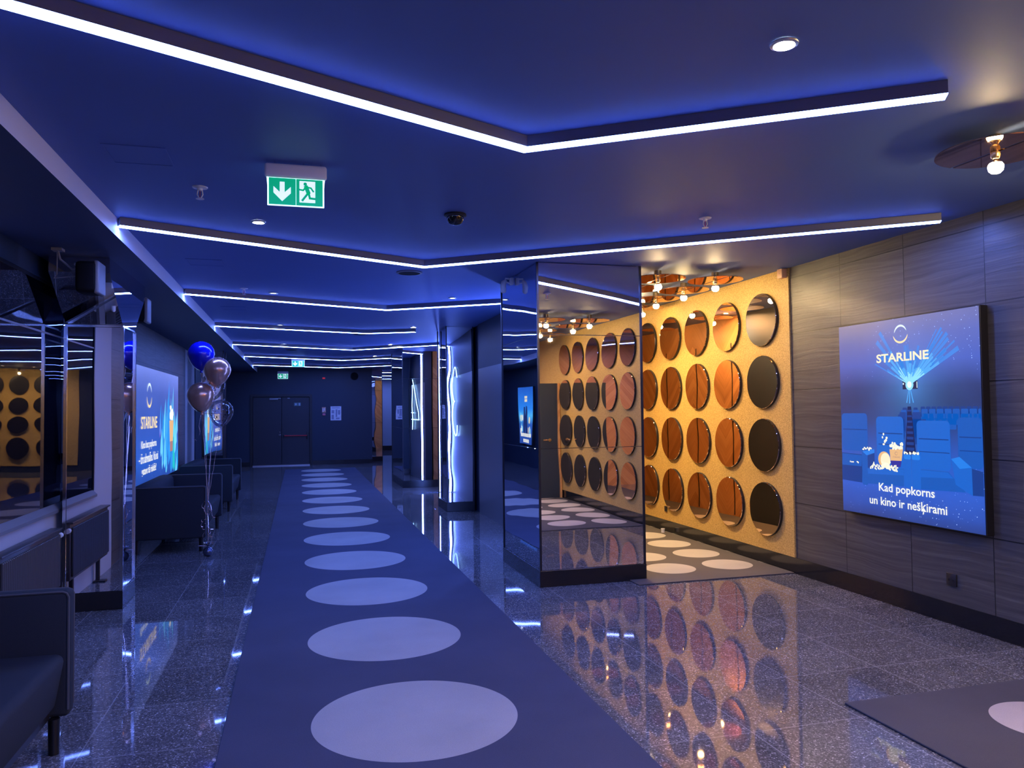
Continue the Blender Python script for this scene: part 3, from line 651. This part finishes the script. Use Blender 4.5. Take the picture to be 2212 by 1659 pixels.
spots = [(4.01, 6.87, 'copper disc lamp nearest the grey wood panels, over the gold wall'), (3.40, 6.90, 'copper disc lamp nearest the wide column, front row'), (4.01, 7.53, 'copper disc lamp in the second row, by the gold wall'), (3.45, 7.55, 'copper disc lamp in the second row, partly behind the wide column'),
         (4.01, 8.20, 'copper disc lamp in the third row, by the gold wall'), (3.62, 8.75, 'copper disc lamp in the fourth row, by the column edge'), (4.2, 8.98, 'copper disc lamp deepest in the alcove'),
         (3.375, 3.06, 'copper disc lamp at the upper right, nearest the camera'), (4.02, 3.05, 'copper disc lamp reflected, near right, beside the wall'), (3.40, 2.38, 'copper disc lamp reflected, second from the camera side'), (4.03, 2.36, 'copper disc lamp reflected, second row beside the wall'), (3.72, 1.68, 'copper disc lamp reflected, above the open black door'), (4.1, 1.05, 'copper disc lamp reflected, farthest behind the viewer'),
         (3.45, 9.75, 'copper disc lamp behind the wide column, first'), (4.0, 10.3, 'copper disc lamp behind the wide column, second'), (3.5, 11.4, 'copper disc lamp behind the wide column, third'), (4.0, 12.6, 'copper disc lamp behind the wide column, deepest'),
         (3.35, -11.3, 'copper disc lamp before the rear gold wall, first of four'), (4.0, -11.3, 'copper disc lamp before the rear gold wall, second of four'), (4.65, -11.3, 'copper disc lamp before the rear gold wall, third of four'), (5.25, -11.3, 'copper disc lamp before the rear gold wall, last of four'),
         (3.6, 16.6, 'copper disc lamp in the far alcove, nearest'), (4.0, 17.4, 'copper disc lamp in the far alcove, farthest')]
for i, (x, y, l) in enumerate(spots):
    if i: dup(t, (x, y, H), l)
    else: t.location = (x, y, H); t['label'] = l

# ------------------------------------------------------------------ lightbox posters
def lightbox(label, x, y0, y1, z0, z1, sgn, depth=.08, frame='black_frame'):
    """flat illuminated box on a side wall; sgn=+1 faces +X; returns root and the map from picture u,v to a point"""
    xw = x-sgn*depth
    t = thing('poster_lightbox', label, 'poster', (xw, (y0+y1)/2, z0))
    bm = NBM(); xa, xb = sorted((xw, x-sgn*.004)); box(bm, xa, xb, y0, y1, z0, z1, bev=.003, seg=1); obj('casing', bm, frame, t, smooth=0)
    def PT(layer):
        xx = x+sgn*layer*.0006
        if sgn < 0: return lambda u, v: (xx, y1-(y1-y0)*u, z0+(z1-z0)*v)
        return lambda u, v: (xx, y0+(y1-y0)*u, z0+(z1-z0)*v)
    return t, PT
def sheet(t, PT, m):
    bm = NBM(); P = PT(0); f = poly(bm, [P(.004, .004), P(.996, .004), P(.996, .996), P(.004, .996)]); uv = bm.loops.layers.uv.new('UVMap')
    for l, c in zip(f.loops, ((0, 0), (1, 0), (1, 1), (0, 1))): l[uv].uv = c
    return obj('backlit_sheet', bm, m, t, smooth=0)
def blob(P, u, v, ru, rv, n=12, a0=0, a1=2*PI): return [P(u+ru*math.cos(a0+(a1-a0)*i/n), v+rv*math.sin(a0+(a1-a0)*i/n)) for i in range(n if a1-a0 > 6.2 else n+1)]
def crescent(bm, P, u, v, ru, rv, a0, a1, th, mi):
    n = 18; pr = None
    for i in range(n+1):
        k = i/n; a = a0+(a1-a0)*k; wth = th*math.sin(PI*k)**.6+.02
        o = bm.verts.new(P(u+ru*math.cos(a), v+rv*math.sin(a))); c = bm.verts.new(P(u+ru*(1-wth)*math.cos(a), v+rv*(1-wth)*math.sin(a)))
        if pr: f = bm.faces.new((pr[0], o, c, pr[1])); f.material_index = mi
        pr = (o, c)
INK = ['seat', 'seat_mid', 'seat_dark', 'seat_light', 'back', 'night', 'cream', 'white', 'gold', 'pale', 'ray', 'ray_hot', 'ray_dim', 'hot', 'tan', 'tan_dark', 'cup_blue', 'popcorn', 'step', 'flame', 'flame_hot', 'teal', 'violet', 'sky', 'horizon', 'figure']
IX = {k: i for i, k in enumerate(INK)}; INKM = ['ink_'+k for k in INK]
t, PT = lightbox('large lit cinema poster on the grey wood wall, right', 4.53, 4.272, 5.721, .699, 2.290, -1, .069)
sh = sheet(t, PT, 'sheet_cinema')
bm = NBM(); L = [PT(k) for k in range(1, 9)]
def pg(k, pts, c): poly(bm, [L[k](*p) for p in pts], IX[c])
def rr(k, u0, v0, u1, v1, c, r=.012, w=None):
    asp = .91; pts = []
    for cx_, cy_, a in ((u1-r, v1-r, 0), (u0+r, v1-r, PI/2), (u0+r, v0+r, PI), (u1-r, v0+r, 1.5*PI)):
        for i in range(4): pts.append((cx_+r*math.cos(a+PI/6*i), cy_+r*math.sin(a+PI/6*i)))
    pg(k, pts, c)
# back rows of seats, aisle, booth and beam
for r in range(6):
    v1 = .560-.011*r; s = .018+.007*r; u = .62+.006*r
    while u < .99: rr(0+r % 2, u, v1-.05, min(.992, u+s*1.7), v1, ('seat_dark', 'seat_mid')[r % 2], .006); u += s*2
for r in range(9): rr(r % 3, .572-.004*r, .40-.01*r+.06, .60+.011*r, .556-.011*r, ('seat_dark', 'seat_mid', 'back')[r % 3], .005)
for r in range(9): rr(r % 3, .525-.011*r-.03, .46-.01*r, .527-.004*r, .556-.011*r, ('seat_dark', 'seat_mid', 'back')[r % 3], .005)
pg(3, [(.532, .561), (.557, .561), (.582, .33), (.506, .33)], 'step')
for i in range(8): v = .545-.026*i; pg(4, [(.531-.002*i, v), (.558+.002*i, v), (.558+.002*i, v-.008-.001*i), (.531-.002*i, v-.008-.001*i)], 'seat_dark')
pg(0, [(.50, .685), (.605, .685), (.605, .645), (.50, .645)], 'night')
pg(1, [(.598, .68), (.603, .68), (.603, .65), (.598, .65)], 'pale'); pg(1, blob(lambda a, c: (a, c), .506, .672, .005, .005), 'hot')
rr_ = random.Random(21)
for k in range(52):
    a = math.radians(rr_.choice([rr_.uniform(24, 72), rr_.uniform(92, 156), rr_.uniform(60, 120)])); ln = rr_.uniform(.14, .36)*(1 if math.sin(a) < .8 else .55); wd = rr_.uniform(.003, .012)
    d = Vector((math.cos(a), math.sin(a))); s = Vector((-d.y, d.x)); o_ = Vector((.55, .666))
    for k2, (f, c) in enumerate(((1.0, 'ray_dim'), (.62, 'ray'), (.32, 'ray_hot'))):
        e = o_+d*ln*f; pg(k2+1, [o_-s*.002, e-s*wd*f, e+s*wd*f, o_+s*.002], c)
for a in (268, 255, 285):
    a = math.radians(a); d = Vector((math.cos(a), math.sin(a))); s = Vector((-d.y, d.x)); o_ = Vector((.55, .666)); pg(2, [o_-s*.002, o_+d*.09-s*.003, o_+d*.09+s*.003, o_+s*.002], 'ray')
pg(4, blob(lambda a, c: (a, c), .55, .666, .028, .026, 16), 'ray_hot'); pg(5, blob(lambda a, c: (a, c), .55, .667, .016, .016, 14), 'hot')
# front seats
rr(2, .012, .33, .225, .528, 'seat_mid', .02); rr(3, .02, .44, .222, .445, 'seat_dark', .002); pg(2, [(.006, .316), (.178, .312), (.172, .165), (.004, .17)], 'seat_dark')
pg(3, [(.01, .312), (.176, .308), (.171, .25), (.006, .25)], 'seat_mid')
rr(3, .296, .255, .499, .512, 'seat', .022); rr(4, .31, .425, .492, .430, 'seat_dark', .002); rr(4, .31, .37, .492, .374, 'seat_dark', .002)
pg(4, [(.218, .246), (.494, .257), (.492, .172), (.22, .165)], 'seat_mid'); pg(5, [(.22, .243), (.493, .254), (.493, .225), (.22, .215)], 'seat')
rr(5, .176, .155, .222, .335, 'seat_mid', .012); pg(6, [(.181, .329), (.278, .344), (.277, .325), (.215, .31)], 'seat_light'); pg(5, [(.222, .31), (.277, .325), (.277, .262), (.222, .244)], 'back')
rr(3, .590, .265, .806, .494, 'seat', .022); rr(4, .604, .405, .796, .410, 'seat_dark', .002); rr(4, .604, .345, .80, .349, 'seat_dark', .002)
pg(4, [(.609, .262), (.79, .262), (.892, .178), (.606, .168)], 'seat_mid'); pg(5, [(.609, .259), (.786, .259), (.82, .235), (.607, .225)], 'seat')
rr(5, .495, .168, .547, .330, 'seat', .010); rr(5, .551, .168, .611, .333, 'seat', .010); rr(6, .497, .305, .546, .329, 'seat_light', .009); rr(6, .553, .305, .609, .331, 'seat_light', .009)
rr(3, .853, .285, .995, .510, 'seat_mid', .022); rr(4, .862, .42, .99, .425, 'seat_dark', .002); rr(4, .862, .36, .99, .364, 'seat_dark', .002)
pg(5, [(.809, .322), (.86, .334), (.93, .29), (.932, .166), (.832, .208)], 'seat'); pg(6, [(.809, .322), (.86, .334), (.93, .29), (.86, .28)], 'seat_light'); pg(4, [(.93, .285), (.995, .275), (.995, .17), (.93, .168)], 'seat_dark')
# popcorn tubs and spilled popcorn
pg(6, [(.394, .349), (.492, .353), (.480, .295), (.400, .293)], 'tan'); pg(6, [(.400, .293), (.480, .295), (.472, .264), (.407, .264)], 'cup_blue')
crescent(bm, L[7], .443, .330, .010, .009, 0, 2*PI-.01, .25, IX['tan_dark']); text_mesh(bm, 'STARLINE', L[7], .418, .468, .308, .316, IX['tan_dark'])
pg(6, blob(lambda a, c: (a, c), .352, .296, .046, .040, 18), 'tan'); pg(7, blob(lambda a, c: (a, c), .362, .292, .037, .037, 18), 'cream'); pg(6, blob(lambda a, c: (a, c), .345, .283, .02, .02), 'tan')
rnd = random.Random(3)
def corn(u, v, s=.006): pg(7, blob(lambda a, c: (a, c), u, v, s*rnd.uniform(.7, 1.2), s*rnd.uniform(.6, 1.1), 7), 'popcorn')
for i in range(34): corn(rnd.gauss(.443, .022), .353+abs(rnd.gauss(0, .012)), .008)
for i in range(60): corn(.245+.21*rnd.random(), .252+rnd.gauss(0, .006)+.01*rnd.random(), .006)
for i in range(25): corn(rnd.gauss(.37, .025), rnd.gauss(.268, .008), .008)
for u, v in ((.352, .423), (.344, .407), (.375, .405), (.361, .386), (.352, .372), (.37, .393)): corn(u, v, .008)
for i in range(12): corn(.187+.07*rnd.random(), .338+.012*rnd.random(), .006)
for i in range(14): corn(.50+.10*rnd.random(), .332+.010*rnd.random(), .007)
for i in range(7): corn(.07+.08*rnd.random(), .268+.008*rnd.random(), .005)
obj('printed_picture', bm, INKM, sh, smooth=0)
P = PT(9); bm = NBM()
crescent(bm, P, .497, .921, .045, .042, .25, PI-.1, .22, IX['pale']); crescent(bm, P, .497, .913, .052, .042, PI+.05, 2*PI-.02, .22, IX['gold'])
obj('ring_logo', bm, INKM, sh, smooth=0)
for nm_, s_, a_, c_, bo in (('brand_lettering', 'STARLINE', (.314, .687, .783, .827), 'cream', .028), ('slogan_lettering', 'Kad popkorns', (.306, .700, .122, .176), 'white', .014), ('slogan_lettering', 'un kino ir ne\u0161\u0137irami', (.231, .776, .050, .108), 'white', .014)):
    bm = NBM(); text_mesh(bm, s_, P, *a_, IX[c_], bold=bo); obj(nm_, bm, INKM, sh, smooth=0)
# left wide poster
t, PT = lightbox('wide lit poster with popcorn behind the nearer sofa, left', -1.965, 10.47, 14.12, .655, 2.235, +1, .083)
sh = sheet(t, PT, 'sheet_popcorn')
def UV(y, z): return (y-10.47)/3.65, (z-.655)/1.58
bm = NBM(); L = [PT(k) for k in range(1, 9)]
rnd = random.Random(5)
for i in range(46):
    u0 = rnd.uniform(.50, .99); v0 = rnd.uniform(.0, .45); hgt = rnd.uniform(.2, .55)*(1-abs(u0-.74)*1.6); ww = rnd.uniform(.012, .035)
    c = rnd.choice(['flame', 'flame', 'flame_hot', 'teal' if u0 > .84 else 'flame', 'violet' if u0 < .56 else 'flame_hot'])
    k = i % 3; pts = [(u0-ww, v0), (u0-ww*.4, v0-.05), (u0+ww, v0), (u0+ww*.7, v0+hgt*.5), (u0+ww*.1+rnd.uniform(-.02, .02), v0+hgt), (u0-ww*.7, v0+hgt*.45)]
    pg(k, [(min(.994, a), max(.006, c_)) for a, c_ in pts], c)
a, c = UV(13.38, 1.23); pg(5, [(a-.055, c+.17), (a+.055, c+.17), (a+.04, c-.04), (a-.04, c-.04)], 'tan'); pg(5, [(a-.04, c-.04), (a+.04, c-.04), (a+.036, c-.14), (a-.036, c-.14)], 'tan_dark')
for i in range(40): pg(6, blob(lambda x_, y_: (x_, y_), a+rnd.gauss(0, .022), c+.19+abs(rnd.gauss(0, .05)), .012, .024, 7), 'popcorn')
obj('printed_picture', bm, INKM, sh, smooth=0)
bm = NBM(); P = PT(9)
u, v = UV(11.48, 1.86); crescent(bm, P, u, v+.005, .045, .10, .2, PI-.2, .2, IX['pale']); crescent(bm, P, u, v-.01, .05, .10, PI+.05, 2*PI-.05, .2, IX['gold'])
obj('ring_logo', bm, INKM, sh, smooth=0)
def tx(s, y0, y1, z0, z1, c):
    a, b_ = UV(y0, z0); d, e = UV(y1, z1); bm = NBM(); text_mesh(bm, s, P, a, d, b_, e, IX[c], bold=.02); obj('brand_lettering' if c == 'gold' else 'slogan_lettering', bm, INKM, sh, smooth=0)
tx('STARLINE', 10.91, 12.08, 1.405, 1.57, 'gold'); tx('Kino bez popkorna', 10.93, 12.03, 1.12, 1.25, 'white'); tx('\u2013 t\u012brs adrenal\u012bns. Vai esi', 10.78, 12.16, .955, 1.085, 'white'); tx('gatavs t\u0101 risk\u0113t?', 10.97, 12.02, .775, .91, 'white')
# third lightbox, farther down the left wall (seen in the wide column)
t, PT = lightbox('lit night picture farther down the left wall, seen reflected in the wide column', -1.97, 20.2, 21.75, .62, 2.24, +1, .078)
sh = sheet(t, PT, 'sheet_night'); bm = NBM(); L = [PT(k) for k in range(1, 9)]
for a, c in ((.44, .80), (.55, .80), (.44, .745), (.55, .745)): pg(1, [(a, c), (a+.09, c), (a+.09, c+.045), (a, c+.045)], 'cream')
pg(1, [(.3, .15), (.36, .55), (.42, .66), (.52, .68), (.56, .5), (.60, .66), (.70, .66), (.72, .45), (.74, .15), (.62, .15), (.56, .35), (.50, .15)], 'figure')
for i in range(16): pg(2, blob(lambda x_, y_: (x_, y_), rnd.choice([.1, .16, .22, .8, .86, .92])+rnd.uniform(-.03, .03), rnd.uniform(.2, .52), .03, .06, 8), rnd.choice(['white', 'gold', 'flame_hot']))
for i in range(6): pg(3, [(.05+.15*i, .13), (.17+.15*i, .13), (.17+.15*i, .19), (.05+.15*i, .19)], 'white')
for i in range(4): pg(3, [(.2+.15*i, .03), (.32+.15*i, .03), (.32+.15*i, .09), (.2+.15*i, .09)], 'white')
obj('printed_picture', bm, INKM, sh, smooth=0)

# ------------------------------------------------------------------ sofas
def make_sofa(label, loc):
    t = thing('sofa', label, 'sofa', (0, 0, 0), 'dark sofas along the left wall')
    W, D = 2.02, .80                       # length along Y, depth along X (front at +X)
    x0, x1 = -D/2, D/2; y0, y1 = -W/2, W/2
    for s, ya, yb in ((0, y0, y0+.095), (1, y1-.095, y1)):
        bm = NBM(); box(bm, x0, x1, ya, yb, .165, .76, bev=.022, seg=3); ar = obj('armrest', bm, 'sofa_fabric', t)
        bm = NBM(); r_ = .006
        for yy in (ya+.004, yb-.004): tube(bm, [(x0+.03, yy, .756), (x1-.03, yy, .756), (x1-.012, yy, .748), (x1-.004, yy, .73), (x1-.004, yy, .20)], r_, 6)
        obj('piping', bm, 'piping', ar)
    bm = NBM(); t2 = bmesh.new(); box(t2, x0, x0+.20, y0+.096, y1-.096, .30, .765, bev=.05, seg=4)
    for v in t2.verts:
        if v.co.z > .5: v.co.x -= .02*(v.co.z-.5)/.26
    join(bm, t2); obj('backrest', bm, 'sofa_fabric', t)
    bm = NBM(); t2 = bmesh.new(); box(t2, x0+.18, x1-.012, y0+.097, y1-.097, .20, .475, bev=.04, seg=4)
    for v in t2.verts:
        if v.co.x > .2 and v.co.z < .34: v.co.x -= .05*(.34-v.co.z)/.14
    join(bm, t2); obj('seat_cushion', bm, 'sofa_fabric', t)
    bm = NBM(); box(bm, x0+.02, x1-.08, y0+.097, y1-.097, .165, .21); obj('base_frame', bm, 'black_plastic', t, smooth=0)
    for xx in (x0+.055, x1-.06):
        for yy in (y0+.10, y1-.10):
            bm = NBM(); lathe(bm, [(0, .001), (.024, .001), (.026, .166), (0, .166)], (xx, yy, 0), n=16); obj('leg', bm, 'leg_black', t)
    t.location = loc
    return t
sofa = make_sofa('dark two-seat sofa under the wide poster, nearer of the two', (-1.44, 10.63, 0))
dup(sofa, (-1.44, 14.37, 0), 'dark two-seat sofa farther back, beyond the balloons')
dup(sofa, (-1.46, 3.25, 0), 'dark sofa end at the lower left, closest to the camera')

# ------------------------------------------------------------------ radiator
t = thing('radiator', 'dark ribbed radiator below the left window', 'radiator', (-1.87, 6.2, 0))
bm = NBM(); ya, yb, za, zb = 5.62, 6.92, .22, .695
box(bm, -1.895, -1.835, ya, yb, za, zb, bev=.008)
n = 38
for i in range(n):
    yy = ya+.04+(yb-ya-.08)*i/(n-1); box(bm, -1.836, -1.816, yy-.009, yy+.009, za+.03, zb-.035, bev=.006, seg=1)
obj('panel', bm, 'radiator_paint', t, smooth=30)
bm = NBM(); box(bm, -1.90, -1.812, ya-.004, yb+.004, zb-.004, zb+.012, bev=.004); obj('top_grille', bm, 'radiator_paint', t)
for yy in (ya+.2, yb-.2):
    bm = NBM(); box(bm, -1.89, -1.86, yy-.02, yy+.02, .012, za); box(bm, -1.905, -1.80, yy-.05, yy+.05, .001, .012); obj('foot', bm, 'black_plastic', t, smooth=0)
bm = NBM(); cyl(bm, (-1.84, yb+.012, zb-.055), .020, .05, 'y'); cyl(bm, (-1.84, yb+.004, zb-.055), .012, .02, 'y'); o = obj('valve', bm, 'white_plastic', t); o['label'] = 'white thermostat knob'
bm = NBM(); tube(bm, [(-1.86, yb-.02, .3), (-1.86, yb+.05, .3), (-1.86, yb+.05, .012)], .009); obj('pipe', bm, 'radiator_paint', t)

# ------------------------------------------------------------------ speakers on the flared head
def speaker(label, y, sgn):
    t = thing('wall_speaker', label, 'speaker', (-1.47, y, 2.6), 'black speakers on the flared column head')
    bm = NBM(); box(bm, -1.56, -1.41, y-.11, y+.11, 2.49, 2.72, bev=.03, seg=3); obj('cabinet', bm, 'speaker_body', t)
    bm = NBM()
    t2 = bmesh.new(); box(t2, -1.409, -1.375, y-.105, y+.105, 2.485, 2.725, bev=.012, seg=3)
    for v in t2.verts:
        k = (v.co.z-2.605)/.12; v.co.x -= .03*k*k
    join(bm, t2); o = obj('front_grille', bm, 'speaker_grille', t); o['label'] = 'grey curved grille'
    bm = NBM(); tube(bm, [(-1.56, y, 2.68), (-1.60, y, 2.67), (-1.68, y, 2.74), (-1.70, y, SOF)], .008); tube(bm, [(-1.70, y, 2.80), (-1.70, y, 2.63), (-1.72, y, 2.60), (-1.57, y, 2.62)], .004); box(bm, -1.73, -1.66, y-.04, y+.04, SOF-.02, SOF-.001); obj('bracket', bm, 'grey_plastic', t)
speaker('black speaker hanging before the flared column head', 6.30, 1); speaker('black speaker peeking out behind the flared column head', 8.17, -1)

# ------------------------------------------------------------------ balloons
def balloon(label, c, m, r=.146, tilt=(0, 0), confetti=0, tie=(-.985, 9.33, .62)):
    c = Vector(c); t = thing('balloon', label, 'balloon', c, 'balloon bunch by the nearer sofa')
    d = (Vector((tilt[0], tilt[1], 1))).normalized(); M = Vector((0, 0, 1)).rotation_difference(d).to_matrix().to_4x4()
    prof = []
    for i in range(25):
        a = PI*i/24; zz = math.cos(a); rr_ = math.sin(a)
        k = 1.0 if zz > 0 else 1.0+.24*(-zz)**1.5
        prof.append((max(0, r*rr_*(1-.10*max(0, -zz))), r*1.02*zz*k))
    prof[-1] = (.010, prof[-1][1]-.004); prof += [(.012, prof[-1][1]-.008), (.019, prof[-1][1]-.020), (0, prof[-1][1]-.018)]
    bm = NBM(); lathe(bm, prof, c, n=40, m=M); bod = obj('balloon_skin', bm, m, t, smooth=60)
    if confetti:
        bm = NBM(); rn = random.Random(confetti)
        for i in range(70):
            a = rn.uniform(0, 2*PI); zz = rn.uniform(-.9, .75); rad = r*.955
            p = Vector((math.sqrt(1-zz*zz)*math.cos(a), math.sqrt(1-zz*zz)*math.sin(a), zz)); nn = p.normalized()
            e1 = nn.orthogonal().normalized(); e2 = nn.cross(e1); s = rn.uniform(.0055, .0085)
            poly(bm, [c+p*rad+(e1*math.cos(2*PI*k/8)+e2*math.sin(2*PI*k/8))*s for k in range(8)])
        cf = obj('confetti', bm, 'confetti_dark', bod, smooth=0); cf['label'] = 'dark round confetti'; cf['kind'] = 'stuff'
    neck = c+M.to_3x3() @ Vector((0, 0, prof[-3][1])); tie = Vector(tie); rn = random.Random(int(c.z*1000))
    pts = []; nseg = 14
    for i in range(nseg+1):
        k = i/nseg; p = neck.lerp(tie, k); p += Vector((rn.uniform(-.004, .004), rn.uniform(-.004, .004), 0)); pts.append(p)
    bm = NBM(); band(bm, pts, .006, (.8, .6, 0)); obj('ribbon', bm, 'ribbon', t, smooth=0)
    return t
balloon('shiny blue balloon at the top of the bunch', (-1.065, 9.38, 2.272), 'balloon_blue')
balloon('copper balloon upper right in the bunch', (-.878, 9.22, 2.082), 'balloon_copper', .145, (.12, 0))
balloon('copper balloon lower left in the bunch, over the sofa', (-1.055, 9.28, 1.80), 'balloon_copper', .148, (-.05, 0))
balloon('clear confetti balloon low on the right of the bunch', (-.858, 9.41, 1.616), 'balloon_clear', .138, (.05, 0), confetti=11)
balloon('clear confetti balloon hidden behind the copper balloons', (-.965, 9.62, 1.93), 'balloon_clear', .138, (0, 0), confetti=23)
# weight with the gathered ribbons
t = thing('balloon_weight', 'small foil balloon weight on the floor with curled ribbons', 'weight', (-.985, 9.33, 0))
bm = NBM(); lathe(bm, [(0, .002), (.022, .004), (.045, .02), (.056, .048), (.05, .078), (.03, .098), (.012, .106), (.010, .112), (.028, .14), (.034, .15), (.012, .125), (0, .12)], (-.985, 9.33, 0), n=20); obj('foil_ball', bm, 'weight_foil', t)
bm = NBM()
for k in range(7):
    a = 2*PI*k/7; poly(bm, [(-.985, 9.33, .108), (-.985+.05*math.cos(a), 9.33+.05*math.sin(a), .165), (-.985+.045*math.cos(a+.5), 9.33+.045*math.sin(a+.5), .15)])
obj('foil_ruffle', bm, 'clear_foil', t, smooth=0)
bm = NBM(); tube(bm, [(-.985, 9.33, .11), (-.982, 9.33, .3), (-.988, 9.33, .46), (-.985, 9.33, .62)], .006, 6)
rn = random.Random(9)
for k in range(11):
    z0 = .22+.042*k; s = rn.choice([-1, 1]); ln = rn.uniform(.05, .11); pts = []
    for i in range(9):
        q_ = i/8; pts.append((-.985+s*(.006+ln*.75*math.sin(q_*2.2)*.8)+.012*math.sin(q_*9+k), 9.33+.02*math.cos(q_*9+k), z0-ln*q_*1.1+.02*math.sin(q_*8+k)))
    band(bm, pts, .008, (.5, .5, .7))
for s in (-1, 1):
    band(bm, [(-.985, 9.33, .62), (-.985+s*.03, 9.32, .57), (-.985+s*.038, 9.32, .52), (-.985+s*.012, 9.33, .46)], .012, (.6, .6, .5))
band(bm, [(-.985, 9.33, .12), (-1.04, 9.31, .125), (-1.085, 9.30, .128)], .008, (0, .5, .8))
obj('curled_ribbon', bm, 'ribbon', t, smooth=0)
# loose ribbon end hanging from the lower copper balloon
bm = NBM(); band(bm, [(-1.052, 9.27, 1.60), (-1.065, 9.27, 1.52), (-1.075, 9.27, 1.46), (-1.062, 9.27, 1.40), (-1.072, 9.27, 1.36), (-1.11, 9.27, 1.335), (-1.125, 9.27, 1.32), (-1.10, 9.27, 1.30)], .008, (.5, .5, .6)); tag(obj('ribbon_end', bm, 'ribbon', smooth=0), 'loose curled ribbon end below the lower copper balloon', 'ribbon')

# ------------------------------------------------------------------ small wall fittings
def socket(label, x, y, z, sgn, n=2, s=.045):
    t = thing('power_socket', label, 'socket', (x, y, z))
    bm = NBM(); xa, xb = sorted((x, x+sgn*.012)); box(bm, xa, xb, y-s, y+s, z-s, z+s, bev=.004); p = obj('plate', bm, 'black_plastic', t)
    bm = NBM()
    for k in range(n):
        for dz in (0,): box(bm, min(xb, x+sgn*.0125)-.001, max(xb, x+sgn*.0125)+.001, y+(-.018 if k == 0 else .018)-.006, y+(-.018 if k == 0 else .018)+.006, z-.008, z+.008)
    obj('port', bm, 'leg_black', t, smooth=0)
socket('black double socket plate low on the wood wall, under the poster', XR, 4.646, .325, -1)
socket('small dark socket at the foot of the gold wall', XR-.018, 9.178, .30, -1, s=.035)
socket('dark socket on the left wood wall, reflected in the column', -1.93, 2.9, .34, +1)
bm = NBM(); box(bm, XR-.075, XR-.019, 6.51, 6.59, 2.855, 2.945, bev=.004, mi=0); box(bm, XR-.0765, XR-.075, 6.548, 6.552, 2.9, 2.904, mi=1); tag(obj('junction_box', bm, ['copper_box', 'leg_black'], at=(XR-.04, 6.55, 2.9)), 'small copper coloured box at the top corner of the gold wall', 'box')
bm = NBM(); lathe(bm, [(0, .012), (.022, .0125), (.022, .05), (.026, .052), (.026, .062), (0, .066)], (4.49, 9.1, 0), n=18); tag(obj('door_stop', bm, 'white_plastic', at=(4.49, 9.1, .012)), 'small white door stop on the alcove carpet by the gold wall', 'door stop')
# motion sensor arm on the wide column's left face
t = thing('motion_sensor', 'white motion sensor on an arm at the top of the wide column', 'sensor', (2.09, 7.49, 2.88))
bm = NBM(); box(bm, 2.055, 2.088, 7.46, 7.52, 2.86, 2.93, bev=.004); tube(bm, [(2.06, 7.49, 2.92), (2.01, 7.49, 2.925), (2.005, 7.49, 2.89)], .010); tube(bm, [(2.06, 7.49, 2.875), (2.01, 7.49, 2.89)], .008); obj('bracket', bm, 'white_plastic', t)
bm = NBM(); tube(bm, [(2.015, 7.49, 2.905), (1.992, 7.49, 2.885), (1.982, 7.49, 2.84), (1.988, 7.49, 2.79), (1.992, 7.49, 2.775)], [.016, .026, .03, .028, .014], 14); obj('sensor_head', bm, 'white_plastic', t)
# black door standing open behind the viewer, seen in the wide column
t = thing('open_door', 'black door standing open by the near gold wall, seen reflected', 'door', (XR-.03, .05, 0))
bm = NBM(); box(bm, 3.62, XR-.03, .02, .08, .015, 2.08, bev=.003); lf = obj('door_leaf', bm, 'dark_wall', t, smooth=0)
bm = NBM(); box(bm, XR-.06, XR-.03, .0805, .12, .015, 2.08); obj('wood_edge', bm, 'orange_wood', t, smooth=0)
bm = NBM(); tube(bm, [(4.40, .08, 1.03), (4.40, .135, 1.03), (4.26, .14, 1.03)], .011, 10); cyl(bm, (4.40, .0805, 1.03), .028, .008, 'y'); obj('handle', bm, 'brass', lf)
